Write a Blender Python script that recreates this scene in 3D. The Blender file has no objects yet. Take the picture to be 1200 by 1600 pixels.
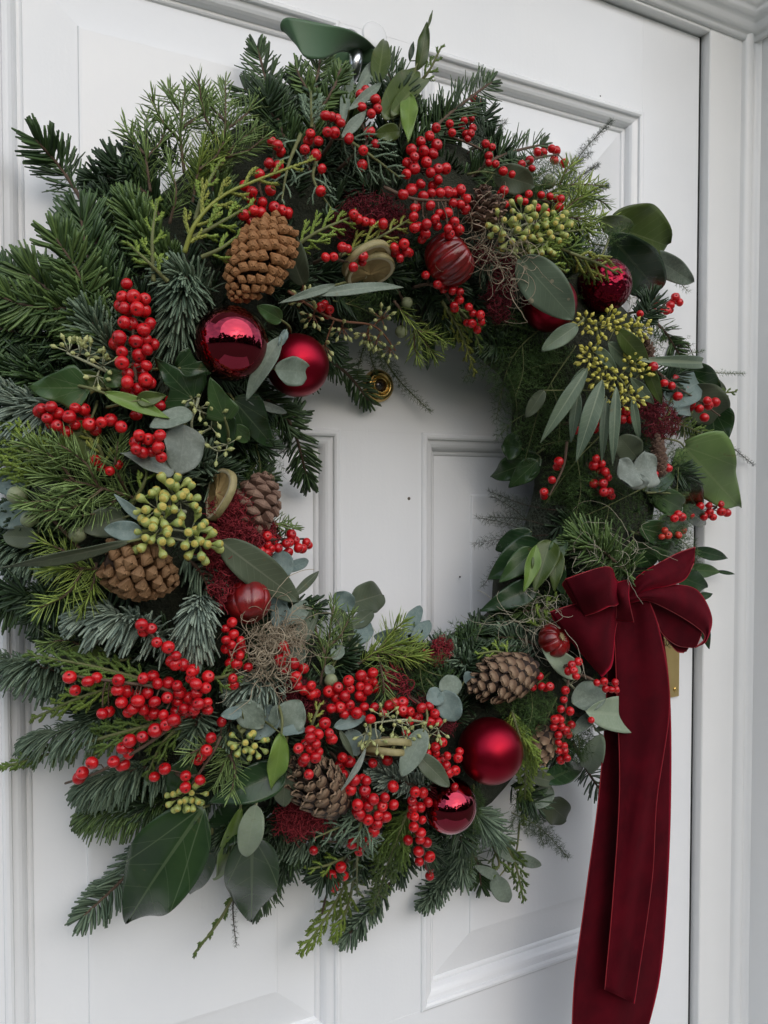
import bpy, math, random
import numpy as np
from mathutils import Vector, Matrix

R_ = math.radians
random.seed(7)
rng = np.random.default_rng(11)
scene = bpy.context.scene
COL = scene.collection

# ------------------------------------------------------------------ camera
CAM = np.array([0.0, -0.70, 1.45])          # 70 cm in front of the door, which lies in the plane y = 0
YAW, PITCH, FPX = R_(27.0), R_(-1.67), 1200.0
cam_data = bpy.data.cameras.new('camera')
cam_data.sensor_fit = 'VERTICAL'
cam_data.sensor_height = 36.0
cam_data.lens = 36.0 * FPX / 1600.0
cam_data.clip_start = 0.01
cam_data.clip_end = 500.0
cam = bpy.data.objects.new('camera', cam_data)
COL.objects.link(cam)
cam.location = CAM
cam.rotation_euler = (R_(90) + PITCH, 0, -YAW)
scene.camera = cam

# ------------------------------------------------------------------ sky, sun, exposure
SUN_EL, SUN_AZ = R_(21), R_(177)             # azimuth from +Y towards +X: behind the camera, a little to its right
world = bpy.data.worlds.new('World')
scene.world = world
world.use_nodes = True
wn, wl = world.node_tree.nodes, world.node_tree.links
wn.clear()
w_out = wn.new('ShaderNodeOutputWorld')
w_bg = wn.new('ShaderNodeBackground'); w_bg.inputs['Strength'].default_value = 0.125
w_sky = wn.new('ShaderNodeTexSky'); w_sky.sky_type = 'NISHITA'; w_sky.sun_disc = False
w_sky.sun_elevation = SUN_EL; w_sky.sun_rotation = SUN_AZ
w_sky.air_density = 1.0; w_sky.dust_density = 2.5; w_sky.ozone_density = 1.0
w_tc = wn.new('ShaderNodeTexCoord')
w_map = wn.new('ShaderNodeMapping'); w_map.inputs['Scale'].default_value = (1.6, 1.6, 4.2)
w_noise = wn.new('ShaderNodeTexNoise'); w_noise.inputs['Scale'].default_value = 2.0
w_noise.inputs['Detail'].default_value = 7.0; w_noise.inputs['Roughness'].default_value = 0.58
w_ramp = wn.new('ShaderNodeValToRGB')
w_ramp.color_ramp.elements[0].position = 0.40; w_ramp.color_ramp.elements[0].color = (.30, .30, .30, 1)
w_ramp.color_ramp.elements[1].position = 0.62; w_ramp.color_ramp.elements[1].color = (.95, .95, .95, 1)
w_mix = wn.new('ShaderNodeMix'); w_mix.data_type = 'RGBA'
w_mix.inputs['B'].default_value = (6.1, 6.6, 7.4, 1)      # cloud white beside the sky's own radiance
wl.new(w_tc.outputs['Generated'], w_map.inputs['Vector'])
wl.new(w_map.outputs['Vector'], w_noise.inputs['Vector'])
wl.new(w_noise.outputs['Fac'], w_ramp.inputs['Fac'])
wl.new(w_ramp.outputs['Color'], w_mix.inputs['Factor'])
wl.new(w_sky.outputs['Color'], w_mix.inputs['A'])
wl.new(w_mix.outputs['Result'], w_bg.inputs['Color'])
wl.new(w_bg.outputs['Background'], w_out.inputs['Surface'])

sun_data = bpy.data.lights.new('sun', 'SUN')
sun_data.energy = 1.5
sun_data.angle = R_(95)
sun_data.color = (1.0, 0.99, 0.98)
sun = bpy.data.objects.new('sun', sun_data)
COL.objects.link(sun)
sun_dir = Vector((math.sin(SUN_AZ) * math.cos(SUN_EL), math.cos(SUN_AZ) * math.cos(SUN_EL), math.sin(SUN_EL)))
sun.rotation_euler = (-sun_dir).to_track_quat('-Z', 'Y').to_euler()
sun.location = (0, -6, 6)

vs = scene.view_settings
vs.view_transform = 'Standard'; vs.look = 'None'; vs.gamma = 1.0; vs.use_curve_mapping = False
vs.exposure = 0.70

# ------------------------------------------------------------------ where things stand
_cr, _sr = math.cos(YAW), math.sin(YAW)
_right = np.array([_cr, -_sr, 0.0])
_fwd0 = np.array([_sr, _cr, 0.0])
_fwd = _fwd0 * math.cos(PITCH) + np.array([0, 0, 1.0]) * math.sin(PITCH)
_up = np.cross(_right, _fwd)

def W(px, py, h=0.0):
    """point h metres in front of the door that the photograph shows at (px, py)"""
    d = _right * (px - 600) / FPX - _up * (py - 800) / FPX + _fwd
    return CAM + d * ((-h - CAM[1]) / d[1])

def depth(p):
    return float(np.dot(np.asarray(p) - CAM, _fwd))

def m_per_px(p):
    return depth(p) / FPX

WC = W(625, 757, 0.05)                        # wreath centre
RING = 0.245
def bulge(rho):
    q = (rho - RING) / 0.135
    return 0.022 + (0.098 * math.sqrt(1 - q * q) if abs(q) < 1 else 0.0)

def surf(px, py):
    h = 0.07
    for _ in range(8):
        p = W(px, py, h)
        h = 0.5 * h + 0.5 * bulge(math.hypot(p[0] - WC[0], p[2] - WC[2]))
    return h

def Q(px, py, dh=0.0):
    """point on the wreath's rounded front, dh metres proud of it"""
    return W(px, py, max(0.004, surf(px, py) + dh))

def norm(v):
    v = np.asarray(v, float)
    return v / (np.linalg.norm(v) + 1e-12)

def spline(pts, n):
    P = [np.asarray(p, float) for p in pts]
    if len(P) == 2:
        return np.array([P[0] + (P[1] - P[0]) * i / (n - 1) for i in range(n)])
    P = [2 * P[0] - P[1]] + P + [2 * P[-1] - P[-2]]
    seg = len(P) - 3
    out = []
    for i in range(n):
        u = i / (n - 1) * seg
        k = min(int(u), seg - 1); t = u - k
        a, b, c, d = P[k:k + 4]
        out.append(0.5 * (2 * b + (c - a) * t + (2 * a - 5 * b + 4 * c - d) * t * t + (3 * b - a - 3 * c + d) * t ** 3))
    return np.array(out)

# ------------------------------------------------------------------ mesh collecting
class Acc:
    """collects vertices and faces, then becomes one mesh object"""
    def __init__(self):
        self.v, self.f4, self.f3, self.m4, self.m3, self.r, self.uv = [], [], [], [], [], [], []
        self.n = 0
    def add(self, v, f4=None, f3=None, mat=0, rnd=0.5, uv=None):
        v = np.asarray(v, float).reshape(-1, 3)
        if f4 is not None and len(f4):
            f4 = np.asarray(f4, np.int64).reshape(-1, 4) + self.n
            self.f4.append(f4); self.m4.append(np.full(len(f4), mat))
        if f3 is not None and len(f3):
            f3 = np.asarray(f3, np.int64).reshape(-1, 3) + self.n
            self.f3.append(f3); self.m3.append(np.full(len(f3), mat))
        self.v.append(v)
        self.r.append(np.broadcast_to(np.asarray(rnd, float), (len(v),)))
        self.uv.append(np.zeros((len(v), 2)) if uv is None else np.asarray(uv, float).reshape(-1, 2))
        self.n += len(v)
    def mesh(self, name, mats, origin=(0, 0, 0), smooth=True):
        me = bpy.data.meshes.new(name)
        v = np.concatenate(self.v) - np.asarray(origin)
        f4 = np.concatenate(self.f4) if self.f4 else np.zeros((0, 4), np.int64)
        f3 = np.concatenate(self.f3) if self.f3 else np.zeros((0, 3), np.int64)
        m = np.concatenate(self.m4 + self.m3) if (self.m4 or self.m3) else np.zeros(0)
        loops = np.concatenate([f4.ravel(), f3.ravel()]).astype(np.int32)
        start = np.concatenate([np.arange(len(f4)) * 4, len(f4) * 4 + np.arange(len(f3)) * 3]).astype(np.int32)
        me.vertices.add(len(v)); me.vertices.foreach_set('co', v.astype(np.float32).ravel())
        me.loops.add(len(loops)); me.loops.foreach_set('vertex_index', loops)
        me.polygons.add(len(start)); me.polygons.foreach_set('loop_start', start)
        me.polygons.foreach_set('material_index', m.astype(np.int32))
        me.polygons.foreach_set('use_smooth', np.full(len(start), smooth))
        at = me.attributes.new('rnd', 'FLOAT', 'POINT')
        at.data.foreach_set('value', np.concatenate(self.r).astype(np.float32))
        uvl = me.uv_layers.new(name='UVMap')
        uvl.data.foreach_set('uv', np.concatenate(self.uv)[loops].astype(np.float32).ravel())
        me.update(calc_edges=True); me.validate()
        for k in (mats if isinstance(mats, (list, tuple)) else [mats]):
            me.materials.append(M[k])
        return me

def thing(name, label, cat, base, group=None):
    o = bpy.data.objects.new(name, None)
    o.empty_display_size = 0.01
    COL.objects.link(o)
    o.location = base
    o['label'] = label; o['category'] = cat
    if group: o['group'] = group
    return o

def org(o):
    p = np.array(o.location)
    return p if o.parent is None else p + org(o.parent)

def part(name, acc, mats, parent, kind=None, smooth=True, solid=0.0, label=None):
    o = bpy.data.objects.new(name, acc.mesh(name, mats, org(parent), smooth))
    COL.objects.link(o); o.parent = parent
    if kind: o['kind'] = kind
    if label: o['label'] = label
    if solid:
        s = o.modifiers.new('thickness', 'SOLIDIFY'); s.thickness = solid; s.offset = 0
    return o

def piece(name, me, parent, loc, rot=None, scale=None):
    o = bpy.data.objects.new(name, me)
    COL.objects.link(o); o.parent = parent
    o.location = np.asarray(loc) - org(parent)
    if rot is not None: o.rotation_euler = rot
    if scale is not None: o.scale = scale
    return o

def tube(acc, P, rad, sides=6, mat=0, rnd=0.5, cap=True):
    P = np.asarray(P, float); n = len(P)
    rad = np.broadcast_to(np.asarray(rad, float), (n,))
    T = np.gradient(P, axis=0); T /= np.linalg.norm(T, axis=1)[:, None] + 1e-12
    u = np.cross(T[0], [0.31, 0.77, 0.55]); u = norm(u)
    a = np.arange(sides) * 2 * math.pi / sides
    V = np.zeros((n, sides, 3))
    for i in range(n):
        u = norm(u - T[i] * np.dot(u, T[i])); w = np.cross(T[i], u)
        V[i] = P[i] + rad[i] * (np.cos(a)[:, None] * u + np.sin(a)[:, None] * w)
    f = []
    for i in range(n - 1):
        for j in range(sides):
            k = (j + 1) % sides
            f.append((i * sides + j, i * sides + k, (i + 1) * sides + k, (i + 1) * sides + j))
    V = V.reshape(-1, 3); f3 = []
    if cap:
        V = np.vstack([V, P[0], P[-1]]); c0, c1 = n * sides, n * sides + 1
        for j in range(sides):
            k = (j + 1) % sides
            f3 += [(c0, k, j), (c1, (n - 1) * sides + j, (n - 1) * sides + k)]
    acc.add(V, f, f3, mat, rnd)

def box(acc, x0, x1, y0, y1, z0, z1, mat=0, bev=0.0):
    b = bev
    if b <= 0:
        v = [(x, y, z) for x in (x0, x1) for y in (y0, y1) for z in (z0, z1)]
        acc.add(v, [(0, 1, 3, 2), (4, 6, 7, 5), (0, 4, 5, 1), (2, 3, 7, 6), (0, 2, 6, 4), (1, 5, 7, 3)], None, mat)
        return
    v, idx = [], {}
    for ix, x in enumerate((x0, x1)):
        for iy, y in enumerate((y0, y1)):
            for iz, z in enumerate((z0, z1)):
                sx, sy, sz = (1 - 2 * ix), (1 - 2 * iy), (1 - 2 * iz)
                for k, p in enumerate(((x, y + sy * b, z + sz * b), (x + sx * b, y, z + sz * b), (x + sx * b, y + sy * b, z))):
                    idx[ix, iy, iz, k] = len(v); v.append(p)
    f4, f3 = [], []
    for s in (0, 1):
        f4.append([idx[s, 0, 0, 0], idx[s, 1, 0, 0], idx[s, 1, 1, 0], idx[s, 0, 1, 0]])
        f4.append([idx[0, s, 0, 1], idx[1, s, 0, 1], idx[1, s, 1, 1], idx[0, s, 1, 1]])
        f4.append([idx[0, 0, s, 2], idx[1, 0, s, 2], idx[1, 1, s, 2], idx[0, 1, s, 2]])
    for a in (0, 1):
        for c in (0, 1):
            f4.append([idx[a, c, 0, 0], idx[a, c, 1, 0], idx[a, c, 1, 1], idx[a, c, 0, 1]])
            f4.append([idx[a, 0, c, 0], idx[a, 1, c, 0], idx[a, 1, c, 2], idx[a, 0, c, 2]])
            f4.append([idx[0, a, c, 1], idx[1, a, c, 1], idx[1, a, c, 2], idx[0, a, c, 2]])
            for e in (0, 1):
                f3.append([idx[a, c, e, 0], idx[a, c, e, 1], idx[a, c, e, 2]])
    v = np.array(v); ctr = v.mean(0)
    def fix(f):
        p = v[list(f)]
        return f if np.dot(np.cross(p[1] - p[0], p[2] - p[0]), p.mean(0) - ctr) > 0 else f[::-1]
    acc.add(v, [fix(f) for f in f4], [fix(f) for f in f3], mat)

def lathe(acc, c, axis, prof, seg=32, mat=0, rib=None, rnd=0.5):
    """prof: (radius, height along axis); rib(phi, k) scales the radius"""
    axis = norm(axis); u = norm(np.cross(axis, [0.3, 0.2, 0.93])); w = np.cross(axis, u)
    V, f = [], []
    for k, (r, z) in enumerate(prof):
        for j in range(seg):
            ph = 2 * math.pi * j / seg
            rr, zz = (r, z) if rib is None else rib(ph, r, z)
            V.append(np.asarray(c) + axis * zz + rr * (math.cos(ph) * u + math.sin(ph) * w))
    for k in range(len(prof) - 1):
        for j in range(seg):
            jj = (j + 1) % seg
            f.append((k * seg + j, k * seg + jj, (k + 1) * seg + jj, (k + 1) * seg + j))
    acc.add(V, f, None, mat, rnd)

def grid_faces(nu, nv):
    i = np.arange(nu - 1)[:, None] * nv + np.arange(nv - 1)[None, :]
    return np.stack([i, i + 1, i + nv + 1, i + nv], -1).reshape(-1, 4)

# ------------------------------------------------------------------ materials (all procedural)
M = {}
def mat(name):
    m = bpy.data.materials.new(name); m.use_nodes = True
    M[name] = m
    nt = m.node_tree
    return m, nt.nodes, nt.links, nt.nodes['Principled BSDF']

def mixrgb(nodes, links, fac, a, b, blend='MIX'):
    n = nodes.new('ShaderNodeMix'); n.data_type = 'RGBA'; n.blend_type = blend
    for key, val in (('Factor', fac), ('A', a), ('B', b)):
        if hasattr(val, 'is_output'):
            links.new(val, n.inputs[key])
        elif key == 'Factor': n.inputs[key].default_value = val
        else: n.inputs[key].default_value = (*val[:3], 1)
    return n.outputs['Result']

def math_(nodes, links, op, a, b=0.0, c=0.0, clamp=False):
    n = nodes.new('ShaderNodeMath'); n.operation = op; n.use_clamp = clamp
    for i, v in enumerate((a, b, c)):
        if hasattr(v, 'is_output'): links.new(v, n.inputs[i])
        else: n.inputs[i].default_value = v
    return n.outputs[0]

def noise(nodes, links, scale, detail=3.0, rough=0.5, coord='Object', stretch=None):
    tc = nodes.new('ShaderNodeTexCoord'); n = nodes.new('ShaderNodeTexNoise')
    n.inputs['Scale'].default_value = scale; n.inputs['Detail'].default_value = detail
    n.inputs['Roughness'].default_value = rough
    if stretch:
        mp = nodes.new('ShaderNodeMapping'); mp.inputs['Scale'].default_value = stretch
        links.new(tc.outputs[coord], mp.inputs['Vector']); links.new(mp.outputs['Vector'], n.inputs['Vector'])
    else:
        links.new(tc.outputs[coord], n.inputs['Vector'])
    return n.outputs['Fac']

def bump(nodes, links, height, strength, dist, bsdf):
    b = nodes.new('ShaderNodeBump'); b.inputs['Strength'].default_value = strength
    b.inputs['Distance'].default_value = dist
    links.new(height, b.inputs['Height']); links.new(b.outputs['Normal'], bsdf.inputs['Normal'])

def needle_mat(name, a, b, rough=0.45, transl=0.0, spec=0.4):
    m, n, l, p = mat(name)
    at = n.new('ShaderNodeAttribute'); at.attribute_name = 'rnd'
    nz = noise(n, l, 60, 2)
    fac = math_(n, l, 'ADD', math_(n, l, 'MULTIPLY', at.outputs['Fac'], 0.75), math_(n, l, 'MULTIPLY', nz, 0.3), clamp=True)
    l.new(mixrgb(n, l, fac, a, b), p.inputs['Base Color'])
    p.inputs['Roughness'].default_value = rough
    p.inputs['Specular IOR Level'].default_value = spec
    if transl:
        p.inputs['Subsurface Weight'].default_value = transl
        p.inputs['Subsurface Radius'].default_value = (.002, .003, .001)
        p.inputs['Subsurface Scale'].default_value = 0.3

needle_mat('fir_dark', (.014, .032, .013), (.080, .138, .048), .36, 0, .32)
needle_mat('fir_green', (.026, .056, .018), (.130, .200, .058), .38, 0, .32)
needle_mat('fir_blue', (.034, .064, .038), (.200, .268, .180), .50, 0, .25)
needle_mat('fir_silver', (.090, .130, .108), (.330, .400, .310), .52, 0, .25)
needle_mat('juniper', (.070, .125, .030), (.250, .350, .115), .45, 0, .4)
needle_mat('juniper_bright', (.105, .170, .024), (.330, .420, .090), .45, 0, .4)
needle_mat('cypress', (.048, .098, .018), (.165, .240, .052), .50, 0, .35)
needle_mat('cypress_bright', (.085, .150, .020), (.260, .340, .060), .50, 0, .35)
needle_mat('cypress_yellow', (.130, .170, .028), (.330, .330, .070), .50, 0, .35)
needle_mat('cypress_blue', (.070, .115, .075), (.210, .285, .185), .52, 0, .35)
needle_mat('fern', (.020, .050, .012), (.080, .145, .034), .50, 0, .3)
needle_mat('fern_grey', (.050, .065, .050), (.110, .135, .095), .55, 0, .3)
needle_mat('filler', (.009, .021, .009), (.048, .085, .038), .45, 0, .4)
needle_mat('red_moss', (.090, .008, .014), (.330, .036, .045), .80, 0, .2)
needle_mat('wine_moss', (.045, .006, .010), (.200, .024, .034), .80, 0, .2)
needle_mat('dry_moss', (.130, .100, .062), (.430, .360, .255), .70, 0, .3)
needle_mat('pale_moss', (.170, .150, .100), (.470, .430, .330), .70, 0, .3)
needle_mat('bark', (.045, .026, .016), (.150, .100, .070), .75, 0, .3)
needle_mat('bark_dark', (.020, .012, .009), (.075, .045, .032), .75, 0, .3)
needle_mat('twig_green', (.070, .080, .030), (.190, .200, .080), .60, 0, .3)
needle_mat('twig_red', (.110, .045, .025), (.260, .120, .070), .60, 0, .3)
needle_mat('twig_pale', (.220, .230, .140), (.400, .410, .270), .60, 0, .3)

def leaf_mat(name, col, col2, vein, vein_amt, palmate=False, rough=.4, back=None, blotch=0.0, transl=0.10, nveins=7.0, spots=False):
    m, n, l, p = mat(name)
    uv = n.new('ShaderNodeUVMap'); uv.uv_map = 'UVMap'
    sp = n.new('ShaderNodeSeparateXYZ'); l.new(uv.outputs['UV'], sp.inputs[0])
    ax = math_(n, l, 'ABSOLUTE', sp.outputs['X']); t = sp.outputs['Y']
    mid = math_(n, l, 'LESS_THAN', ax, math_(n, l, 'SUBTRACT', 0.0105, math_(n, l, 'MULTIPLY', t, 0.008)))
    nz = noise(n, l, 40, 4)
    if palmate:
        ang = math_(n, l, 'ARCTAN2', ax, math_(n, l, 'ADD', t, 0.02))
        rays = math_(n, l, 'ABSOLUTE', math_(n, l, 'SUBTRACT', math_(n, l, 'FRACT', math_(n, l, 'MULTIPLY', ang, 1.65)), 0.5))
        sec = math_(n, l, 'MULTIPLY', math_(n, l, 'LESS_THAN', math_(n, l, 'MULTIPLY', rays, math_(n, l, 'ADD', t, ax)), 0.0065), math_(n, l, 'GREATER_THAN', ax, 0.004))
        q = math_(n, l, 'FRACT', math_(n, l, 'MULTIPLY', math_(n, l, 'SUBTRACT', t, math_(n, l, 'MULTIPLY', ax, 0.9)), nveins))
        sec = math_(n, l, 'MAXIMUM', sec, math_(n, l, 'MULTIPLY', math_(n, l, 'LESS_THAN', q, 0.032), 0.6))
    else:
        wob = math_(n, l, 'MULTIPLY', nz, 0.05)
        q = math_(n, l, 'FRACT', math_(n, l, 'MULTIPLY', math_(n, l, 'ADD', wob, math_(n, l, 'SUBTRACT', t, math_(n, l, 'MULTIPLY', ax, 0.95))), nveins))
        sec = math_(n, l, 'MULTIPLY', math_(n, l, 'LESS_THAN', q, 0.06), 0.55)
    vm = math_(n, l, 'MAXIMUM', mid, sec)
    fac = math_(n, l, 'MULTIPLY', vm, vein_amt)
    big = noise(n, l, 22, 3, .6)
    rp = n.new('ShaderNodeValToRGB'); rp.color_ramp.elements[0].position = .32; rp.color_ramp.elements[1].position = .72
    l.new(big, rp.inputs['Fac'])
    base = mixrgb(n, l, rp.outputs['Color'], col, col2)
    if blotch:
        fine = noise(n, l, 380, 3, .7)
        rp2 = n.new('ShaderNodeValToRGB'); rp2.color_ramp.elements[0].position = .45; rp2.color_ramp.elements[1].position = .7
        l.new(fine, rp2.inputs['Fac'])
        base = mixrgb(n, l, math_(n, l, 'MULTIPLY', rp2.outputs['Color'], blotch), base, (.34, .38, .33))
    if spots:
        vo = n.new('ShaderNodeTexVoronoi'); vo.inputs['Scale'].default_value = 75
        tc = n.new('ShaderNodeTexCoord'); l.new(tc.outputs['Object'], vo.inputs['Vector'])
        base = mixrgb(n, l, math_(n, l, 'MULTIPLY', math_(n, l, 'LESS_THAN', vo.outputs['Distance'], 0.17), .75), base, (.30, .25, .17))
    worn = n.new('ShaderNodeValToRGB'); worn.color_ramp.elements[0].position = .66; worn.color_ramp.elements[1].position = .74
    l.new(noise(n, l, 95, 3, .6), worn.inputs['Fac'])
    base = mixrgb(n, l, math_(n, l, 'MULTIPLY', worn.outputs['Color'], .45), base, (.13, .10, .035))
    colr = mixrgb(n, l, fac, base, vein)
    if back is not None:
        g = n.new('ShaderNodeNewGeometry')
        colr = mixrgb(n, l, g.outputs['Backfacing'], colr, mixrgb(n, l, fac, back, vein))
    l.new(colr, p.inputs['Base Color'])
    p.inputs['Roughness'].default_value = rough
    p.inputs['Specular IOR Level'].default_value = 0.36
    bump(n, l, math_(n, l, 'SUBTRACT', nz, math_(n, l, 'MULTIPLY', vm, 0.8)), 0.35, 0.0012, p)
    if transl:
        out = n['Material Output']; tr = n.new('ShaderNodeBsdfTranslucent'); mx = n.new('ShaderNodeMixShader')
        mx.inputs[0].default_value = transl
        l.new(colr, tr.inputs['Color']); l.new(p.outputs[0], mx.inputs[1]); l.new(tr.outputs[0], mx.inputs[2])
        l.new(mx.outputs[0], out.inputs['Surface'])

leaf_mat('ivy_dark', (.014, .036, .013), (.028, .060, .018), (.120, .165, .080), .50, True, .26, nveins=5.0)
leaf_mat('ivy_mid', (.030, .068, .020), (.052, .098, .028), (.160, .200, .095), .42, True, .34, nveins=5.0)
leaf_mat('ivy_pale', (.110, .185, .055), (.150, .230, .075), (.260, .320, .140), .32, True, .42, nveins=5.0)
leaf_mat('green_bright', (.095, .170, .030), (.150, .230, .045), (.200, .270, .080), .4, False, .40)
leaf_mat('olive_leaf', (.042, .070, .014), (.080, .112, .024), (.150, .180, .075), .45, False, .36)
leaf_mat('laurel_dark', (.014, .036, .014), (.026, .058, .020), (.070, .100, .045), .5, False, .26)
leaf_mat('euc_olive', (.062, .080, .048), (.095, .115, .070), (.190, .200, .140), .5, False, .48, nveins=12)
leaf_mat('euc_grey', (.115, .150, .115), (.170, .210, .160), (.250, .290, .220), .35, False, .55, blotch=.30, nveins=11)
leaf_mat('euc_blue', (.110, .160, .150), (.165, .220, .200), (.240, .290, .250), .35, False, .55, blotch=.25, nveins=11)
leaf_mat('euc_pale', (.220, .280, .190), (.290, .350, .240), (.330, .380, .270), .35, False, .60, blotch=.35, nveins=10)
leaf_mat('euc_silver', (.150, .175, .150), (.225, .250, .215), (.330, .350, .310), .3, False, .62, blotch=.4, nveins=10)
leaf_mat('euc_long', (.090, .130, .085), (.135, .180, .115), (.260, .300, .200), .55, False, .48, nveins=14)
leaf_mat('euc_spot', (.085, .120, .080), (.120, .160, .105), (.200, .240, .160), .5, False, .48, nveins=12, spots=True)

# door paint
m, n, l, p = mat('door_paint')
nz = noise(n, l, 9, 4); st = noise(n, l, 30, 5, .6, stretch=(1, 1, .08)); orange = noise(n, l, 320, 2)
rp = n.new('ShaderNodeValToRGB'); rp.color_ramp.elements[0].position = .3; rp.color_ramp.elements[1].position = .75
l.new(nz, rp.inputs['Fac'])
l.new(mixrgb(n, l, rp.outputs['Color'], (.775, .785, .805), (.815, .820, .830)), p.inputs['Base Color'])
p.inputs['Roughness'].default_value = .26
hh = math_(n, l, 'ADD', math_(n, l, 'MULTIPLY', st, 1.0), math_(n, l, 'MULTIPLY', orange, .25))
bump(n, l, hh, .30, .0014, p)
m, n, l, p = mat('frame_paint')
nz = noise(n, l, 12, 4); st = noise(n, l, 40, 5, .6, stretch=(1, 1, .1))
l.new(mixrgb(n, l, nz, (.765, .765, .760), (.815, .815, .810)), p.inputs['Base Color'])
p.inputs['Roughness'].default_value = .36
bump(n, l, st, .22, .0015, p)
m, n, l, p = mat('gap'); p.inputs['Base Color'].default_value = (.012, .012, .013, 1); p.inputs['Roughness'].default_value = .9
m, n, l, p = mat('chip'); p.inputs['Base Color'].default_value = (.10, .08, .06, 1); p.inputs['Roughness'].default_value = .9
m, n, l, p = mat('brass')
nz = noise(n, l, 90, 4)
l.new(mixrgb(n, l, nz, (.50, .33, .10), (.72, .52, .20)), p.inputs['Base Color'])
p.inputs['Metallic'].default_value = 1; p.inputs['Roughness'].default_value = .24
m, n, l, p = mat('brass_dull')
nz = noise(n, l, 60, 4)
l.new(mixrgb(n, l, nz, (.45, .33, .13), (.58, .44, .20)), p.inputs['Base Color'])
p.inputs['Metallic'].default_value = .8; p.inputs['Roughness'].default_value = .42
m, n, l, p = mat('lens_glass'); p.inputs['Base Color'].default_value = (.04, .03, .03, 1); p.inputs['Roughness'].default_value = .04; p.inputs['Coat Weight'].default_value = 1
m, n, l, p = mat('steel'); p.inputs['Base Color'].default_value = (.62, .64, .66, 1); p.inputs['Metallic'].default_value = 1; p.inputs['Roughness'].default_value = .28

# berries and fruits
m, n, l, p = mat('berry')
oi = n.new('ShaderNodeObjectInfo'); nz = noise(n, l, 3.0, 3)
c1 = mixrgb(n, l, oi.outputs['Random'], (.42, .003, .008), (.68, .011, .014))
l.new(mixrgb(n, l, math_(n, l, 'MULTIPLY', nz, .6), c1, (.26, .002, .006)), p.inputs['Base Color'])
p.inputs['Roughness'].default_value = .30; p.inputs['Specular IOR Level'].default_value = .5
p.inputs['Subsurface Weight'].default_value = .12; p.inputs['Subsurface Radius'].default_value = (.5, .06, .04); p.inputs['Subsurface Scale'].default_value = .15
m, n, l, p = mat('berry_orange')
oi = n.new('ShaderNodeObjectInfo'); nz = noise(n, l, 3.0, 3)
l.new(mixrgb(n, l, nz, (.42, .012, .008), (.50, .050, .020)), p.inputs['Base Color'])
p.inputs['Roughness'].default_value = .36
m, n, l, p = mat('berry_eye'); p.inputs['Base Color'].default_value = (.075, .008, .006, 1); p.inputs['Roughness'].default_value = .8
m, n, l, p = mat('ivy_fruit')
oi = n.new('ShaderNodeObjectInfo'); nz = noise(n, l, 2.5, 3)
c1 = mixrgb(n, l, oi.outputs['Random'], (.27, .33, .085), (.40, .42, .11))
l.new(mixrgb(n, l, math_(n, l, 'MULTIPLY', nz, .5), c1, (.22, .30, .12)), p.inputs['Base Color']); p.inputs['Roughness'].default_value = .48
m, n, l, p = mat('ivy_fruit_tip')
p.inputs['Base Color'].default_value = (.42, .34, .07, 1); p.inputs['Roughness'].default_value = .6
m, n, l, p = mat('bud_green')
oi = n.new('ShaderNodeObjectInfo')
l.new(mixrgb(n, l, oi.outputs['Random'], (.27, .30, .11), (.42, .43, .18)), p.inputs['Base Color']); p.inputs['Roughness'].default_value = .5
m, n, l, p = mat('bud_yellow')
oi = n.new('ShaderNodeObjectInfo')
l.new(mixrgb(n, l, oi.outputs['Random'], (.44, .41, .060), (.62, .56, .13)), p.inputs['Base Color']); p.inputs['Roughness'].default_value = .5
m, n, l, p = mat('green_fruit')
oi = n.new('ShaderNodeObjectInfo'); nz = noise(n, l, 60, 4)
l.new(mixrgb(n, l, nz, (.10, .15, .055), (.30, .30, .19)), p.inputs['Base Color']); p.inputs['Roughness'].default_value = .55
m, n, l, p = mat('pod_red')
nz = noise(n, l, 45, 4, .6)
rp = n.new('ShaderNodeValToRGB'); rp.color_ramp.elements[0].position = .35; rp.color_ramp.elements[1].position = .7
l.new(nz, rp.inputs['Fac'])
l.new(mixrgb(n, l, rp.outputs['Color'], (.085, .003, .004), (.25, .008, .008)), p.inputs['Base Color'])
p.inputs['Roughness'].default_value = .30; p.inputs['Coat Weight'].default_value = .25; p.inputs['Coat Roughness'].default_value = .10
bump(n, l, nz, .5, .002, p)
m, n, l, p = mat('pod_stalk')
nz = noise(n, l, 300, 4)
l.new(mixrgb(n, l, nz, (.14, .10, .04), (.40, .34, .17)), p.inputs['Base Color']); p.inputs['Roughness'].default_value = .8

# baubles
m, n, l, p = mat('bauble_gloss')
p.inputs['Base Color'].default_value = (.26, .010, .030, 1); p.inputs['Metallic'].default_value = 1; p.inputs['Roughness'].default_value = .025
p.inputs['Coat Weight'].default_value = .35; p.inputs['Coat Roughness'].default_value = .02
m, n, l, p = mat('bauble_satin')
p.inputs['Base Color'].default_value = (.25, .005, .018, 1); p.inputs['Metallic'].default_value = .92; p.inputs['Roughness'].default_value = .36
nz = noise(n, l, 900, 2); bump(n, l, nz, .10, .0006, p)
m, n, l, p = mat('bauble_crackle')
vo = n.new('ShaderNodeTexVoronoi'); vo.inputs['Scale'].default_value = 130; tc = n.new('ShaderNodeTexCoord'); l.new(tc.outputs['Object'], vo.inputs['Vector'])
p.inputs['Base Color'].default_value = (.17, .005, .020, 1); p.inputs['Metallic'].default_value = .9; p.inputs['Roughness'].default_value = .20
bump(n, l, math_(n, l, 'ADD', math_(n, l, 'MULTIPLY', vo.outputs['Distance'], .25), noise(n, l, 55, 3, .55)), .9, .007, p)

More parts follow.
